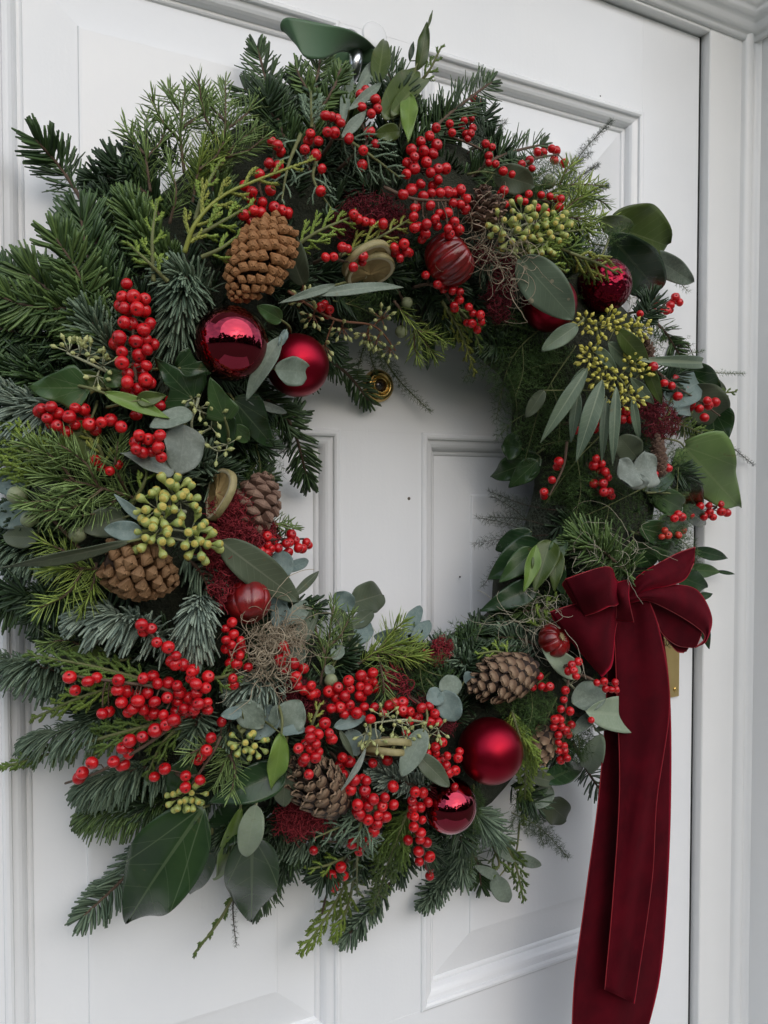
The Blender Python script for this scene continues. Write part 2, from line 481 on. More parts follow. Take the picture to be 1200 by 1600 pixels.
# cones
def cone_mat(name, a, b, c, gap_shade=False):
    m, n, l, p = mat(name)
    oi = n.new('ShaderNodeObjectInfo'); tc = n.new('ShaderNodeTexCoord'); sp = n.new('ShaderNodeSeparateXYZ')
    l.new(tc.outputs['Generated'], sp.inputs[0])
    nz = noise(n, l, 3.2, 5, .65, coord='Generated')
    c1 = mixrgb(n, l, math_(n, l, 'ADD', math_(n, l, 'MULTIPLY', oi.outputs['Random'], .5), math_(n, l, 'MULTIPLY', nz, .5)), a, b)
    edge = n.new('ShaderNodeValToRGB'); edge.color_ramp.elements[0].position = .62; edge.color_ramp.elements[1].position = .95
    l.new(sp.outputs['X'], edge.inputs['Fac'])
    c2 = mixrgb(n, l, math_(n, l, 'MULTIPLY', edge.outputs['Color'], .75), c1, c)
    if gap_shade:                              # shade of the gaps between scales, painted on their margins and bases
        ay = math_(n, l, 'ABSOLUTE', math_(n, l, 'SUBTRACT', sp.outputs['Y'], .5))
        gap_mask = math_(n, l, 'MAXIMUM', math_(n, l, 'GREATER_THAN', ay, .40), math_(n, l, 'LESS_THAN', sp.outputs['X'], .45))
        c2 = mixrgb(n, l, gap_mask, c2, (.022, .012, .008))
    l.new(c2, p.inputs['Base Color'])
    p.inputs['Roughness'].default_value = .62; p.inputs['Specular IOR Level'].default_value = .3
    fine = noise(n, l, 14, 4, .7, coord='Generated'); bump(n, l, fine, .6, .0010, p)
cone_mat('cone_tan', (.150, .058, .018), (.260, .112, .038), (.360, .180, .074))
cone_mat('cone_brown', (.070, .032, .012), (.150, .074, .030), (.270, .155, .075))
cone_mat('cone_grey', (.085, .046, .026), (.175, .105, .064), (.340, .235, .150), True)
cone_mat('cone_plum', (.085, .045, .034), (.170, .098, .072), (.260, .165, .115))
m, n, l, p = mat('cone_core'); p.inputs['Base Color'].default_value = (.030, .016, .009, 1); p.inputs['Roughness'].default_value = .9

# lime slices
m, n, l, p = mat('lime_rind')
nz = noise(n, l, 160, 4)
l.new(mixrgb(n, l, nz, (.150, .125, .045), (.360, .310, .150)), p.inputs['Base Color']); p.inputs['Roughness'].default_value = .6
bump(n, l, nz, .5, .001, p)
m, n, l, p = mat('lime_flesh')
nz = noise(n, l, 120, 5, .65)
l.new(mixrgb(n, l, nz, (.17, .095, .025), (.44, .33, .15)), p.inputs['Base Color']); p.inputs['Roughness'].default_value = .65
bump(n, l, nz, .6, .001, p)
m, n, l, p = mat('lime_pith'); p.inputs['Base Color'].default_value = (.58, .50, .33, 1); p.inputs['Roughness'].default_value = .75

# ribbons
m, n, l, p = mat('velvet')
nz = noise(n, l, 26, 4, .6); fz = noise(n, l, 1400, 2)
rp = n.new('ShaderNodeValToRGB'); rp.color_ramp.elements[0].position = .35; rp.color_ramp.elements[1].position = .8
l.new(nz, rp.inputs['Fac'])
l.new(mixrgb(n, l, rp.outputs['Color'], (.040, .0009, .0036), (.085, .0018, .0066)), p.inputs['Base Color'])
p.inputs['Roughness'].default_value = .85; p.inputs['Specular IOR Level'].default_value = .08
p.inputs['Sheen Weight'].default_value = .90; p.inputs['Sheen Roughness'].default_value = .25; p.inputs['Sheen Tint'].default_value = (.62, .010, .045, 1)
bump(n, l, fz, .25, .0006, p)
m, n, l, p = mat('velvet_edge'); p.inputs['Base Color'].default_value = (.27, .010, .016, 1); p.inputs['Roughness'].default_value = .55
m, n, l, p = mat('green_ribbon')
wv = noise(n, l, 900, 2); nz = noise(n, l, 20, 3)
l.new(mixrgb(n, l, nz, (.040, .095, .042), (.065, .140, .062)), p.inputs['Base Color']); p.inputs['Roughness'].default_value = .5
p.inputs['Sheen Weight'].default_value = .2
bump(n, l, wv, .15, .0005, p)
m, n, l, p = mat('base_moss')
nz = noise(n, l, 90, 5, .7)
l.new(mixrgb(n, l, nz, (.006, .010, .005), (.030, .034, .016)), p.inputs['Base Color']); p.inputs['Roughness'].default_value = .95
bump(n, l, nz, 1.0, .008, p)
# ------------------------------------------------------------------ the setting: ground, door, frame, porch side
a = Acc(); g = 40.0
nx = 9
xs = np.linspace(-g, g, nx); V = np.array([(x, y, 0.0) for x in xs for y in xs]); a.add(V, grid_faces(nx, nx)[:, ::-1])
m, n, l, p = mat('paving')
nz = noise(n, l, 6, 5); l.new(mixrgb(n, l, nz, (.045, .055, .030), (.10, .11, .07)), p.inputs['Base Color']); p.inputs['Roughness'].default_value = .85
o = bpy.data.objects.new('ground', a.mesh('ground', 'paving', (0, 0, 0), False)); COL.objects.link(o); o['kind'] = 'structure'

m, n, l, p = mat('step_stone')
nz = noise(n, l, 7, 5); l.new(mixrgb(n, l, nz, (.26, .255, .24), (.36, .35, .33)), p.inputs['Base Color']); p.inputs['Roughness'].default_value = .8
a = Acc(); box(a, -1.0, 1.6, -1.5, -.002, .004, .016, bev=.003)  # unseen pale floor, added to bounce light up onto the head moulding
o = bpy.data.objects.new('porch_floor', a.mesh('porch_floor', 'step_stone', (0, 0, 0), False)); COL.objects.link(o); o['kind'] = 'structure'
XL, XR = -0.094, 0.805                       # door edges
PL0, PL1, PR0, PR1 = 0.005, 0.3066, 0.402, 0.7086
ZLT, ZLB = W(665, 678)[2], W(672, 1574)[2]
ZUT = W(992, 174)[2]
ZUB = ZLT + 0.105
ZTOP = W(1085, 56)[2]
ZBOT = 0.02
TH = 0.044
door = thing('front_door', 'white painted panelled front door carrying the wreath', 'door', (0, 0, ZBOT))
for nm, bx in (('stile', (XL, PL0, ZBOT, ZTOP)), ('stile', (PR1, XR, ZBOT, ZTOP)),
               ('rail', (PL0, PR1, ZUT, ZTOP)), ('rail', (PL0, PR1, ZLT, ZUB)), ('rail', (PL0, PR1, ZBOT, ZLB)),
               ('muntin', (PL1, PR0, ZUB, ZUT)), ('muntin', (PL1, PR0, ZLB, ZLT))):
    a = Acc(); box(a, bx[0], bx[1], 0, TH, bx[2], bx[3], bev=.00018); part(nm, a, 'door_paint', door, smooth=False)

def rect_sweep(acc, x0, x1, z0, z1, prof):
    V, f = [], []
    for d, y in prof:
        V += [(x0 + d, y, z0 + d), (x1 - d, y, z0 + d), (x1 - d, y, z1 - d), (x0 + d, y, z1 - d)]
    for k in range(len(prof) - 1):
        for j in range(4):
            jj = (j + 1) % 4
            f.append((k * 4 + j, k * 4 + jj, k * 4 + 4 + jj, k * 4 + 4 + j))
    acc.add(V, f)

MOULD = [(-.0015, .0010), (-.001, -.0016), (.001, -.0028), (.0035, -.0028), (.0055, -.0016), (.0062, .0012), (.0085, .0020), (.0105, .0026),
         (.0130, .0040), (.0150, .0062), (.0165, .0092), (.0172, .0118), (.0195, .0120), (.0210, .0128), (.0225, .0150)]
for x0, x1, z0, z1 in ((PL0, PL1, ZUB, ZUT), (PR0, PR1, ZUB, ZUT), (PL0, PL1, ZLB, ZLT), (PR0, PR1, ZLB, ZLT)):
    a = Acc(); d0, d1 = .021, .064
    rect_sweep(a, x0, x1, z0, z1, [(.012, .0150), (d0, .0148), (d1, .0062), (d1 + .0008, .0046), (d1 + .003, .0042)])
    d = d1 + .003
    a.add([(x0 + d, .0042, z0 + d), (x1 - d, .0042, z0 + d), (x1 - d, .0042, z1 - d), (x0 + d, .0042, z1 - d)], [(0, 1, 2, 3)])
    pn = part('panel', a, 'door_paint', door, smooth=False)
    a = Acc(); rect_sweep(a, x0, x1, z0, z1, MOULD); part('moulding', a, 'door_paint', pn, smooth=False)

# door viewer (peephole) in brass with its glass lens
vc = W(598, 601, 0.012)
a = Acc(); e = (0, -1, 0); c0 = np.array([vc[0], 0, vc[2]])
lathe(a, c0, e, [(.0165, 0), (.0165, .003), (.0155, .006), (.013, .0085), (.011, .0092), (.0098, .0088), (.0090, .0062), (.0084, .0060), (.0080, .0085), (.0068, .0090), (.0062, .0070), (.006, .004)], 40)
vw = part('door_viewer', a, 'brass', door)
a = Acc(); lathe(a, c0, e, [(.0062, .004), (.0050, .0058), (.003, .0068), (.0005, .0072)], 32); part('lens', a, 'lens_glass', vw)
# brass lock plate half behind the ribbon
pA, pB = W(1000, 990), W(1058, 1087)
zt, zb = W(1057, 968)[2], pB[2]
a = Acc(); box(a, pB[0] - .058, pB[0], -.004, 0, zb, zt, bev=.0012); pl = part('lock_plate', a, 'brass_dull', door, smooth=False)
a = Acc(); zz = zt - .030
for i in range(9):                            # the dark engraved strokes at its head
    x = pB[0] - .012 - i * .0046
    P = [(x + .0028, -.0044, zz + .0075), (x + .0002, -.0046, zz + .004), (x + .0012, -.0046, zz + .0015), (x - .0022, -.0044, zz - .001)]
    tube(a, spline(P, 7), .00045, 4)
part('engraving', a, 'gap', pl)
a = Acc(); sx, sz = pB[0] - .008, zb + .010
lathe(a, (sx, -.004, sz), e, [(.0034, 0), (.0032, .0009), (.0020, .0015), (.0002, .0016)], 20); part('screw', a, 'brass', pl)
# painted-over plug, pin holes and a paint chip
pc = W(585, 56, 0.0); a = Acc(); lathe(a, (pc[0], 0, pc[2]), e, [(.0138, -.0005), (.0134, .0010), (.0120, .0017), (.006, .0019), (.0002, .0019)], 40)
part('painted_plug', a, 'door_paint', door)
for q in ((938, 150), (722, 902)):
    pc = W(*q, 0); a = Acc(); lathe(a, (pc[0], 0.004 if q[1] > 500 else 0, pc[2]), e, [(.0010, -.0005), (.0008, .0004), (.0001, .0006)], 12); part('pin_hole', a, 'gap', door)
pc = W(639, 779, 0); a = Acc(); lathe(a, (pc[0], 0, pc[2]), e, [(.0020, -.0002), (.0016, .0003), (.0001, .0004)], 7); part('paint_chip', a, 'chip', door)

# door frame: jamb, head and the moulding that turns the corner
XJ0, XJ1, XW = 0.8095, 0.868, 0.892
HJ = -0.0130
ZH = ZTOP + 0.002
frame = thing('door_frame', 'white painted door frame with moulded head above the right jamb', 'door frame', (XJ0, 0, 0))
a = Acc(); box(a, XJ0, XJ1, HJ, .09, 0, ZH + .03, bev=.0012); part('jamb', a, 'frame_paint', frame, smooth=False)
a = Acc()
prof = [(XJ1, .002), (XJ1, -.0115)] + [(XJ1 + .001 + .009 * (1 - math.cos(t)), -.0125 - .0075 * math.sin(t)) for t in np.linspace(0, math.pi * .8, 9)] + [(XW - .006, -.0165), (XW - .003, -.020), (XW, -.0235), (XW + .002, -.0235)]
V = [(x, y, z) for x, y in prof for z in (0.0, ZH + .03)]
f = [(2 * i, 2 * i + 2, 2 * i + 3, 2 * i + 1) for i in range(len(prof) - 1)]
a.add(V, f); part('bead', a, 'frame_paint', frame)
a = Acc(); box(a, XL - .08, XJ0 - .0005, HJ, .09, ZH, ZH + .03, bev=.0012); part('head', a, 'frame_paint', frame, smooth=False)
a = Acc(); box(a, XR + .0002, XJ0 - .0002, .0012, .10, 0, ZH + .004); box(a, XL, XJ0, .014, .1, ZTOP - .01, ZH + .005)
part('rebate', a, 'gap', frame, smooth=False)
crown = [(.0125, .0045), (.0185, .0040), (.0205, .0055), (.0225, .0085), (.0225, .0110), (.0265, .0120), (.0300, .0145), (.0325, .0185), (.0335, .0225),
         (.0350, .0250), (.0400, .0275), (.0440, .0310), (.0455, .0355), (.0450, .0390), (.0470, .0400), (.0480, .0480), (.0480, .3000)]
V = []
for q, z in crown:
    q = .0125 + (q - .0125) * .50
    s = q - .010
    V += [(XL - .3, -q, ZH + z), (XW - s, -q, ZH + z), (XW - s, -.17, ZH + z)]
f = []
for i in range(len(crown) - 1):
    for j in range(2):
        f.append((i * 3 + j, i * 3 + 3 + j, i * 3 + 4 + j, i * 3 + 1 + j))
a = Acc(); a.add(V, np.array(f)[:, ::-1]); part('head_moulding', a, 'frame_paint', frame)
a = Acc(); box(a, XW, XW + .30, -.165, .1, 0, ZH + .30, bev=.001)
o = bpy.data.objects.new('porch_wall', a.mesh('porch_wall', 'frame_paint', (0, 0, 0), False)); COL.objects.link(o); o['kind'] = 'structure'

# unseen canopy added above the door to cut the light from overhead
a = Acc(); box(a, XL - .5, XW + .45, -.34, .1, ZH + .302, ZH + .40, bev=.002)
o = bpy.data.objects.new('porch_canopy', a.mesh('porch_canopy', 'frame_paint', (0, 0, 0), False)); COL.objects.link(o); o['kind'] = 'structure'
# trees and hedge across the garden, behind the camera: only the mirror baubles see them
m, n, l, p = mat('far_foliage')
nz = noise(n, l, .8, 4); l.new(mixrgb(n, l, nz, (.020, .030, .014), (.060, .075, .035)), p.inputs['Base Color']); p.inputs['Roughness'].default_value = .8
a = Acc(); fr = np.random.default_rng(5)
for k in range(70):
    ang = R_(fr.uniform(100, 262)); dist = fr.uniform(15, 24); c = np.array([math.sin(ang) * dist, math.cos(ang) * dist, 0])
    hgt = fr.uniform(2.0, 4.0) if k % 3 else fr.uniform(4.5, 8.0)
    for q in range(60):
        pz = hgt * fr.random() ** .7; w = 1.9 * (1 - (pz / hgt - .35) ** 2)
        pt = c + np.array([fr.normal(0, .6) * w, fr.normal(0, .6) * w, pz]); e1, e2 = fr.normal(0, .5, 3), fr.normal(0, .5, 3)
        a.add([pt - e1, pt - e2, pt + e1, pt + e2], [(0, 1, 2, 3)])
o = bpy.data.objects.new('garden_trees', a.mesh('garden_trees', 'far_foliage', (0, 0, 0), False)); COL.objects.link(o); o['kind'] = 'stuff'
o['label'] = 'dark garden trees and hedges mirrored in the glossy baubles'; o['category'] = 'trees'
# ------------------------------------------------------------------ builders for the foliage and the decorations
def frames(P):
    T = np.gradient(P, axis=0); T /= np.linalg.norm(T, axis=1)[:, None] + 1e-12
    V = CAM - P; V /= np.linalg.norm(V, axis=1)[:, None]
    S = np.cross(T, V); S /= np.linalg.norm(S, axis=1)[:, None] + 1e-12
    N = np.cross(S, T)
    return T, S, N

def needles(acc, pos, d, nrm, L, wid, thick, bend, tipw=0.55, mat=0, rnd=None):
    """many flat needles at once: pos, d, nrm, bend are (m,3); L, wid (m,)"""
    m = len(pos)
    if m == 0: return
    side = np.cross(d, nrm); side /= np.linalg.norm(side, axis=1)[:, None] + 1e-9
    ss = (0.0, 0.38, 0.78, 1.0); ww = (0.55, 1.0, 0.92, tipw)
    rings = []
    for s, w in zip(ss, ww):
        c = pos + L[:, None] * (d * s + bend * s * s)
        up = np.cross(side, d + 2 * s * bend); up /= np.linalg.norm(up, axis=1)[:, None] + 1e-9
        hw = (wid * w * .5)[:, None]
        rings.append(np.stack([c - side * hw, c + up * thick * w, c + side * hw], 1))
    V = np.stack(rings, 1).reshape(-1, 3)
    base = np.arange(m)[:, None] * 12
    q = []
    for k in range(3):
        for j in range(3):
            jj = (j + 1) % 3
            q.append((k * 3 + j, k * 3 + jj, k * 3 + 3 + jj, k * 3 + 3 + j))
    f4 = (base[:, :, None] + np.array(q)[None]).reshape(-1, 4)
    f3 = (base + np.array([[9, 10, 11]])).reshape(-1, 3)
    r = rng.random(m) if rnd is None else rnd
    acc.add(V, f4, f3, mat, np.repeat(r, 12))

def spikes(acc, pos, d, L, wid, mat=0, rnd=None):
    m = len(pos)
    if m == 0: return
    pos, d = np.asarray(pos, float), np.asarray(d, float)
    ref = rng.normal(size=(m, 3)); u = np.cross(d, ref); u /= np.linalg.norm(u, axis=1)[:, None] + 1e-9
    w = np.cross(d, u)
    L = np.broadcast_to(L, (m,))[:, None]; h = np.broadcast_to(wid, (m,))[:, None] * .5
    b = [pos + d * L * .12 + h * (math.cos(k * 2.0944) * u + math.sin(k * 2.0944) * w) for k in range(3)]
    V = np.stack(b + [pos + d * L], 1).reshape(-1, 3)
    base = np.arange(m)[:, None] * 4
    f = (base[:, :, None] + np.array([[0, 1, 3], [1, 2, 3], [2, 0, 3]])[None]).reshape(-1, 3)
    r = rng.random(m) if rnd is None else np.asarray(rnd)
    acc.add(V, None, f, mat, np.repeat(r, 4))

def fir_needles(acc, P, nlen, count, style, wid=.0019, droop=0.0, spread=1.0):
    """P: dense spine points base -> tip"""
    T, S, N = frames(P)
    n = len(P)
    t = rng.random(count) ** 0.85
    t = np.sort(t); tip = rng.random(count) < 0.10; t[tip] = 1 - rng.random(tip.sum()) * .06
    x = t * (n - 1); i = np.minimum(x.astype(int), n - 2); fr = (x - i)[:, None]
    pos = P[i] * (1 - fr) + P[i + 1] * fr
    Tt, St, Nt = T[i], S[i], N[i]
    if style == 'flat':
        sgn = np.where(rng.random(count) < .5, 1, -1)
        th = sgn * np.abs(rng.normal(R_(72), R_(20), count))
        fw = rng.normal(R_(56), R_(7), count)
    elif style == 'brush':
        th = rng.uniform(-R_(125), R_(125), count)
        fw = rng.normal(R_(50), R_(9), count)
    elif style == 'comb':                     # rows of needles leaving the shoot squarely, then bending over
        th = rng.uniform(-R_(95), R_(95), count)
        fw = rng.normal(R_(74), R_(7), count)
    elif style == 'sweep':                    # noble fir: needles swept up to the viewer's side and over
        th = rng.normal(0, R_(62), count)
        fw = rng.normal(R_(58), R_(10), count)
    else:                                     # 'burst': a shoot seen from its end
        th = rng.uniform(-math.pi, math.pi, count)
        fw = rng.normal(R_(55), R_(16), count)
    fw = fw * spread * np.clip(1.12 - .65 * np.clip((t - .82) / .18, 0, 1), .3, 1.2)
    d = Tt * np.cos(fw)[:, None] + (Nt * np.cos(th)[:, None] + St * np.sin(th)[:, None]) * np.sin(fw)[:, None]
    d += rng.normal(0, .05, (count, 3)); d /= np.linalg.norm(d, axis=1)[:, None]
    L = nlen * rng.uniform(.78, 1.08, count) * np.clip(.62 + 2.2 * (1 - t), .62, 1) * np.clip(.70 + 2 * t, .7, 1)
    bend = Tt * .16 + Nt * .08 + np.array([0, 0, -1.0]) * droop + rng.normal(0, .05, (count, 3))
    needles(acc, pos, d, Nt, L, np.full(count, wid) * rng.uniform(.85, 1.15, count), .0005, bend)

def px_pts(pts, lift=0.0):
    return [Q(p[0], p[1], (p[2] if len(p) == 3 else 0.0) + lift) for p in pts]

def fir(label, pts, mat_='fir_dark', nlen=.021, count=330, style='flat', droop=0.0, stem='bark', spread=1.0, side=(), wid=.0024, group='fir sprigs in the wreath'):
    count = int(count * {'flat': .52, 'comb': .85, 'sweep': .85}.get(style, .72))
    P = spline(px_pts(pts, -.010), 26)
    t = thing('fir_sprig', label, 'fir sprig', P[0], group)
    a = Acc(); tube(a, P, np.linspace(.0021, .0011, 26), 6); b = Acc()
    fir_needles(b, P, nlen, count, style, wid, droop, spread)
    T, S, N = frames(P)
    for (tt, ang, ln) in side:                # side shoots: place along the stem, angle, length in metres
        k = int(tt * 25); d = norm(T[k] * math.cos(R_(ang)) + S[k] * math.sin(R_(ang)) + N[k] * .12)
        P2 = spline([P[k], P[k] + d * ln * .5 + N[k] * .004, P[k] + norm(d + T[k] * .35) * ln], 16)
        tube(a, P2, np.linspace(.0015, .0009, 16), 5)
        fir_needles(b, P2, nlen * .85, int(count * ln / .10 * .75), style, wid, droop, spread)
    part('stem', a, stem, t)
    part('needles', b, mat_, t, 'stuff')
    return t

def juniper(label, pts, mat_='juniper', nlen=.016, whorls=34, shoots=(), wid=.0013, group='juniper sprigs in the wreath'):
    P = spline(px_pts(pts, .006), 24)
    t = thing('juniper_sprig', label, 'juniper sprig', P[0], group)
    a, b = Acc(), Acc()
    def shoot(P, wh, nl):
        n = len(P); T, S, N = frames(P)
        tube(a, P, np.linspace(.0014, .0006, n), 5)
        pos, d, nr, bd, L = [], [], [], [], []
        for k in range(wh):
            u = .08 + .92 * (k + .5) / wh; i = min(int(u * (n - 1)), n - 2)
            p = P[i] + (P[i + 1] - P[i]) * (u * (n - 1) - i); ph = rng.random() * 6.28
            for j in range(3):
                th = ph + j * 2.094; f = R_(rng.normal(52, 7)) * (1 - .55 * max(0, (u - .85) / .15))
                dd = T[i] * math.cos(f) + (N[i] * math.cos(th) + S[i] * math.sin(th)) * math.sin(f)
                pos.append(p); d.append(norm(dd)); nr.append(norm(T[i] + rng.normal(0, .2, 3))); bd.append(T[i] * .05); L.append(nl * rng.uniform(.75, 1.1) * (1 - .35 * max(0, (u - .8) / .2)))
        needles(b, np.array(pos), np.array(d), np.array(nr), np.array(L), np.full(len(L), wid), .0003, np.array(bd), .06)
    shoot(P, whorls, nlen)
    T, S, N = frames(P)
    for tt, ang, ln in shoots:
        k = int(tt * 23); d = norm(T[k] * math.cos(R_(ang)) + S[k] * math.sin(R_(ang)) + N[k] * .2)
        shoot(spline([P[k], P[k] + d * ln * .5, P[k] + norm(d + T[k] * .4) * ln], 14), int(whorls * ln / .07 * .7) + 5, nlen * .9)
    part('stem', a, 'bark', t); part('needles', b, mat_, t, 'stuff')
    return t

def cypress(label, pts, mat_='cypress', width=.030, step=.0052, sub=.0042, scale=.0030, stem=None, droop=0.0, lacy=False, ang=42, group='cypress sprays in the wreath', shape=.8):
    P = spline(px_pts(pts, .008), 40)
    t = thing('cypress_spray', label, 'cypress spray', P[0], group)
    a, b = Acc(), Acc()
    T, S, N = frames(P)
    seglen = np.linalg.norm(np.diff(P, axis=0), axis=1); total = seglen.sum()
    pos, dirs, Ls, Ws, rn = [], [], [], [], []
    def scales(P2, r0, sc, rbase):
        n = len(P2); T2 = np.gradient(P2, axis=0); T2 /= np.linalg.norm(T2, axis=1)[:, None] + 1e-9
        ln = np.linalg.norm(np.diff(P2, axis=0), axis=1).sum()
        m = max(3, int(ln / (sc * .42)))
        for k in range(m):
            u = (k + .5) / m * (n - 1); i = min(int(u), n - 2); p = P2[i] + (P2[i + 1] - P2[i]) * (u - i)
            tv = T2[i]; w = np.cross(tv, Nn); w = norm(w)
            s = 1 if k % 2 else -1
            dd = norm(tv + s * w * (.42 if not lacy else .22) + Nn * .12)
            pos.append(p); dirs.append(dd); Ls.append(sc * (1.0 if u < n - 2 else .8)); Ws.append(sc * (.80 if not lacy else .42)); rn.append(min(1, max(0, rbase + rng.normal(0, .14))))
    steps = int(total / step)
    for k in range(1, steps + 1):
        u = k / steps; i = min(int(u * 39), 38); Nn = norm(N[i] + rng.normal(0, .10, 3))
        L1 = width * (1 - u) ** shape * min(1, .45 + 2.0 * u) * rng.uniform(.75, 1.12) + .0035
        s = 1 if k % 2 else -1
        d = norm(T[i] * math.cos(R_(ang)) + s * S[i] * math.sin(R_(ang)) + N[i] * rng.normal(.05, .12))
        tip = P[i] + norm(d + T[i] * .30) * L1 + np.array([0, 0, -droop * L1])
        P2 = spline([P[i], P[i] + d * L1 * .55, tip], 7)
        tube(b, P2, np.linspace(.0010, .0007, 7), 4, 0, .45, cap=False)
        scales(P2, .0007, scale, .45)
        ns = int(L1 / sub)
        for q in range(1, ns):
            v = q / ns; j = min(int(v * 6), 5); s2 = 1 if q % 2 else -1
            t2 = norm(P2[j + 1] - P2[j]); w2 = norm(np.cross(t2, Nn))
            L2 = L1 * .50 * (1 - v) ** .7 * rng.uniform(.7, 1.15) + .0025
            d2 = norm(t2 * .78 + s2 * w2 * .62 + Nn * rng.normal(0, .15))
            P3 = spline([P2[j], P2[j] + d2 * L2 * .5, P2[j] + norm(d2 + t2 * .25) * L2], 4)
            scales(P3, .0005, scale * .85, .58)
    Nn = N[20]; scales(P, .0009, scale * .85, .30)
    spikes(b, pos, dirs, np.array(Ls), np.array(Ws), 0, rn)
    tube(a, P, np.linspace(.0018, .0007, 40), 6)
    part('stem', a, stem or 'twig_green', t); part('scale_leaves', b, mat_, t, 'stuff')
    return t

def fern_hairs(b, P, width, step=.0030, hair=.0055, hw=.00042, dense=1.0):
    T, S, N = frames(P); n = len(P)
    total = np.linalg.norm(np.diff(P, axis=0), axis=1).sum(); steps = max(4, int(total / step))
    pos, dirs, Ls = [], [], []
    for k in range(1, steps + 1):
        u = k / steps; i = min(int(u * (n - 1)), n - 2)
        p = P[i] + (P[i + 1] - P[i]) * (u * (n - 1) - i)
        s = 1 if k % 2 else -1
        L1 = width * (1 - u) ** .75 * rng.uniform(.6, 1.15) + .002
        d = norm(T[i] * .62 + s * S[i] * .75 + N[i] * rng.normal(0, .25))
        m = max(2, int(L1 / .0016 * dense))
        for q in range(m):
            v = (q + rng.random()) / m
            pp = p + d * L1 * v + N[i] * .08 * L1 * v * v
            for _ in range(3):
                dd = norm(d * .55 + rng.normal(0, .62, 3))
                pos.append(pp); dirs.append(dd); Ls.append(hair * rng.uniform(.6, 1.1))
        pos.append(p); dirs.append(d); Ls.append(L1)
        for _ in range(3):
            pos.append(p); dirs.append(norm(T[i] * .5 + rng.normal(0, .6, 3))); Ls.append(hair)
    spikes(b, np.array(pos), np.array(dirs), np.array(Ls), hw)

def fern(label, pts, mat_='fern', width=.03, step=.0030, hair=.0055, fronds=(), dense=1.0, group='feathery fern fronds in the wreath', hw=.00042):
    P = spline(px_pts(pts), 30)
    t = thing('fern_frond', label, 'fern frond', P[0], group)
    a, b = Acc(), Acc()
    tube(a, P, np.linspace(.0009, .0003, 30), 4)
    fern_hairs(b, P, width, step, hair, hw, dense)
    T, S, N = frames(P)
    for tt, ang, ln in fronds:
        k = int(tt * 29); d = norm(T[k] * math.cos(R_(ang)) + S[k] * math.sin(R_(ang)) + N[k] * .1)
        P2 = spline([P[k], P[k] + d * ln * .5, P[k] + norm(d + T[k] * .25) * ln], 16)
        tube(a, P2, np.linspace(.0005, .0002, 16), 4); fern_hairs(b, P2, width * .6, step, hair, hw, dense)
    part('stem', a, 'twig_green' if mat_ == 'fern' else 'bark_dark', t); part('fern_needles', b, mat_, t, 'stuff')
    return t

# ---- leaves
def outline(shape, t):
    if shape == 'long':   return math.sin(math.pi * t ** .85) ** .85 * (1 - .25 * t)
    if shape == 'oval':   return math.sin(math.pi * t ** .80) ** .62
    if shape == 'round':  return math.sin(math.pi * t ** .92) ** .50
    if shape == 'point':  return (math.sin(math.pi * t ** .62) ** .80) * (1 - .18 * t)
    if shape == 'ivy':                        # broad heart-shaped base, shoulders, drawn-out tip
        return max(0.0, min(1, (t / .16) ** .5) * (1 - max(0, t - .26) / .74) ** .78 * (1 + .07 * math.sin(t * 9)))
    if shape == 'ovate':  return (math.sin(math.pi * t ** .70) ** .72) * (1 - .25 * t ** 3) * (1 - .62 * max(0, (t - .72) / .28) ** 1.2)
    if shape == 'lobed':                      # ivy with side lobes
        b = min(1, (t / .08) ** .6) * (1 - max(0, t - .12) / .88) ** 1.05
        return max(0.0, b * (.80 + .38 * math.exp(-((t - .22) / .08) ** 2) - .24 * math.exp(-((t - .42) / .09) ** 2)))
    return math.sin(math.pi * t)

def leaf_acc(B, T, wm, shape='oval', roll=0.0, arch=.14, fold=.20, wave=.06, twist=0.0, seed=0):
    """blade from B to T, wm wide (metres); normal turns to the camera, then rolls about its axis"""
    r = np.random.default_rng(seed + 17); B, T = np.asarray(B), np.asarray(T)
    ln = np.linalg.norm(T - B); A = (T - B) / ln
    V = norm(CAM - (B + T) / 2); S = norm(np.cross(A, V)); N = np.cross(S, A)
    nt, nu = 25, 13
    ph, ph2 = r.random() * 6.28, r.random() * 6.28
    verts, uvs = [], []
    for i in range(nt):
        t = i / (nt - 1); w = wm * .5 * outline(shape, min(max(t, .004), .996))
        ro = R_(roll) + R_(twist) * (t - .5)
        s = S * math.cos(ro) + N * math.sin(ro); nn = N * math.cos(ro) - S * math.sin(ro)
        c = B + A * ln * t + nn * ln * arch * 4 * t * (1 - t) * .5
        back = .10 * wm * max(0, 1 - t / .16) if shape in ('ivy', 'lobed') else 0
        for j in range(nu):
            u = j / (nu - 1) * 2 - 1
            z = fold * abs(u) ** 1.4 * w - fold * .35 * w + wave * wm * math.sin(5.2 * t * 2 + ph + (2.2 if u > 0 else 0)) * u * u + .012 * wm * math.sin(17 * t + ph2) * abs(u)
            verts.append(c + s * u * w + nn * z - A * back * abs(u)); uvs.append((u * w / ln, t))
    a = Acc(); a.add(verts, grid_faces(nt, nu)[:, ::-1], None, 0, .5, uvs)
    return a

LEAFN = [0]
def add_leaf(parent, nm, b, t, wpx, shape, mat_, db=0.0, dt=0.0, **kw):
    B, T = Q(b[0], b[1], db + .007), Q(t[0], t[1], dt + .007)
    wm = wpx * m_per_px((B + T) / 2) / max(.35, math.cos(R_(kw.get('roll', 0))))
    LEAFN[0] += 1
    return part(nm, leaf_acc(B, T, wm, shape, seed=LEAFN[0], **kw), mat_, parent, solid=.0005), B, T

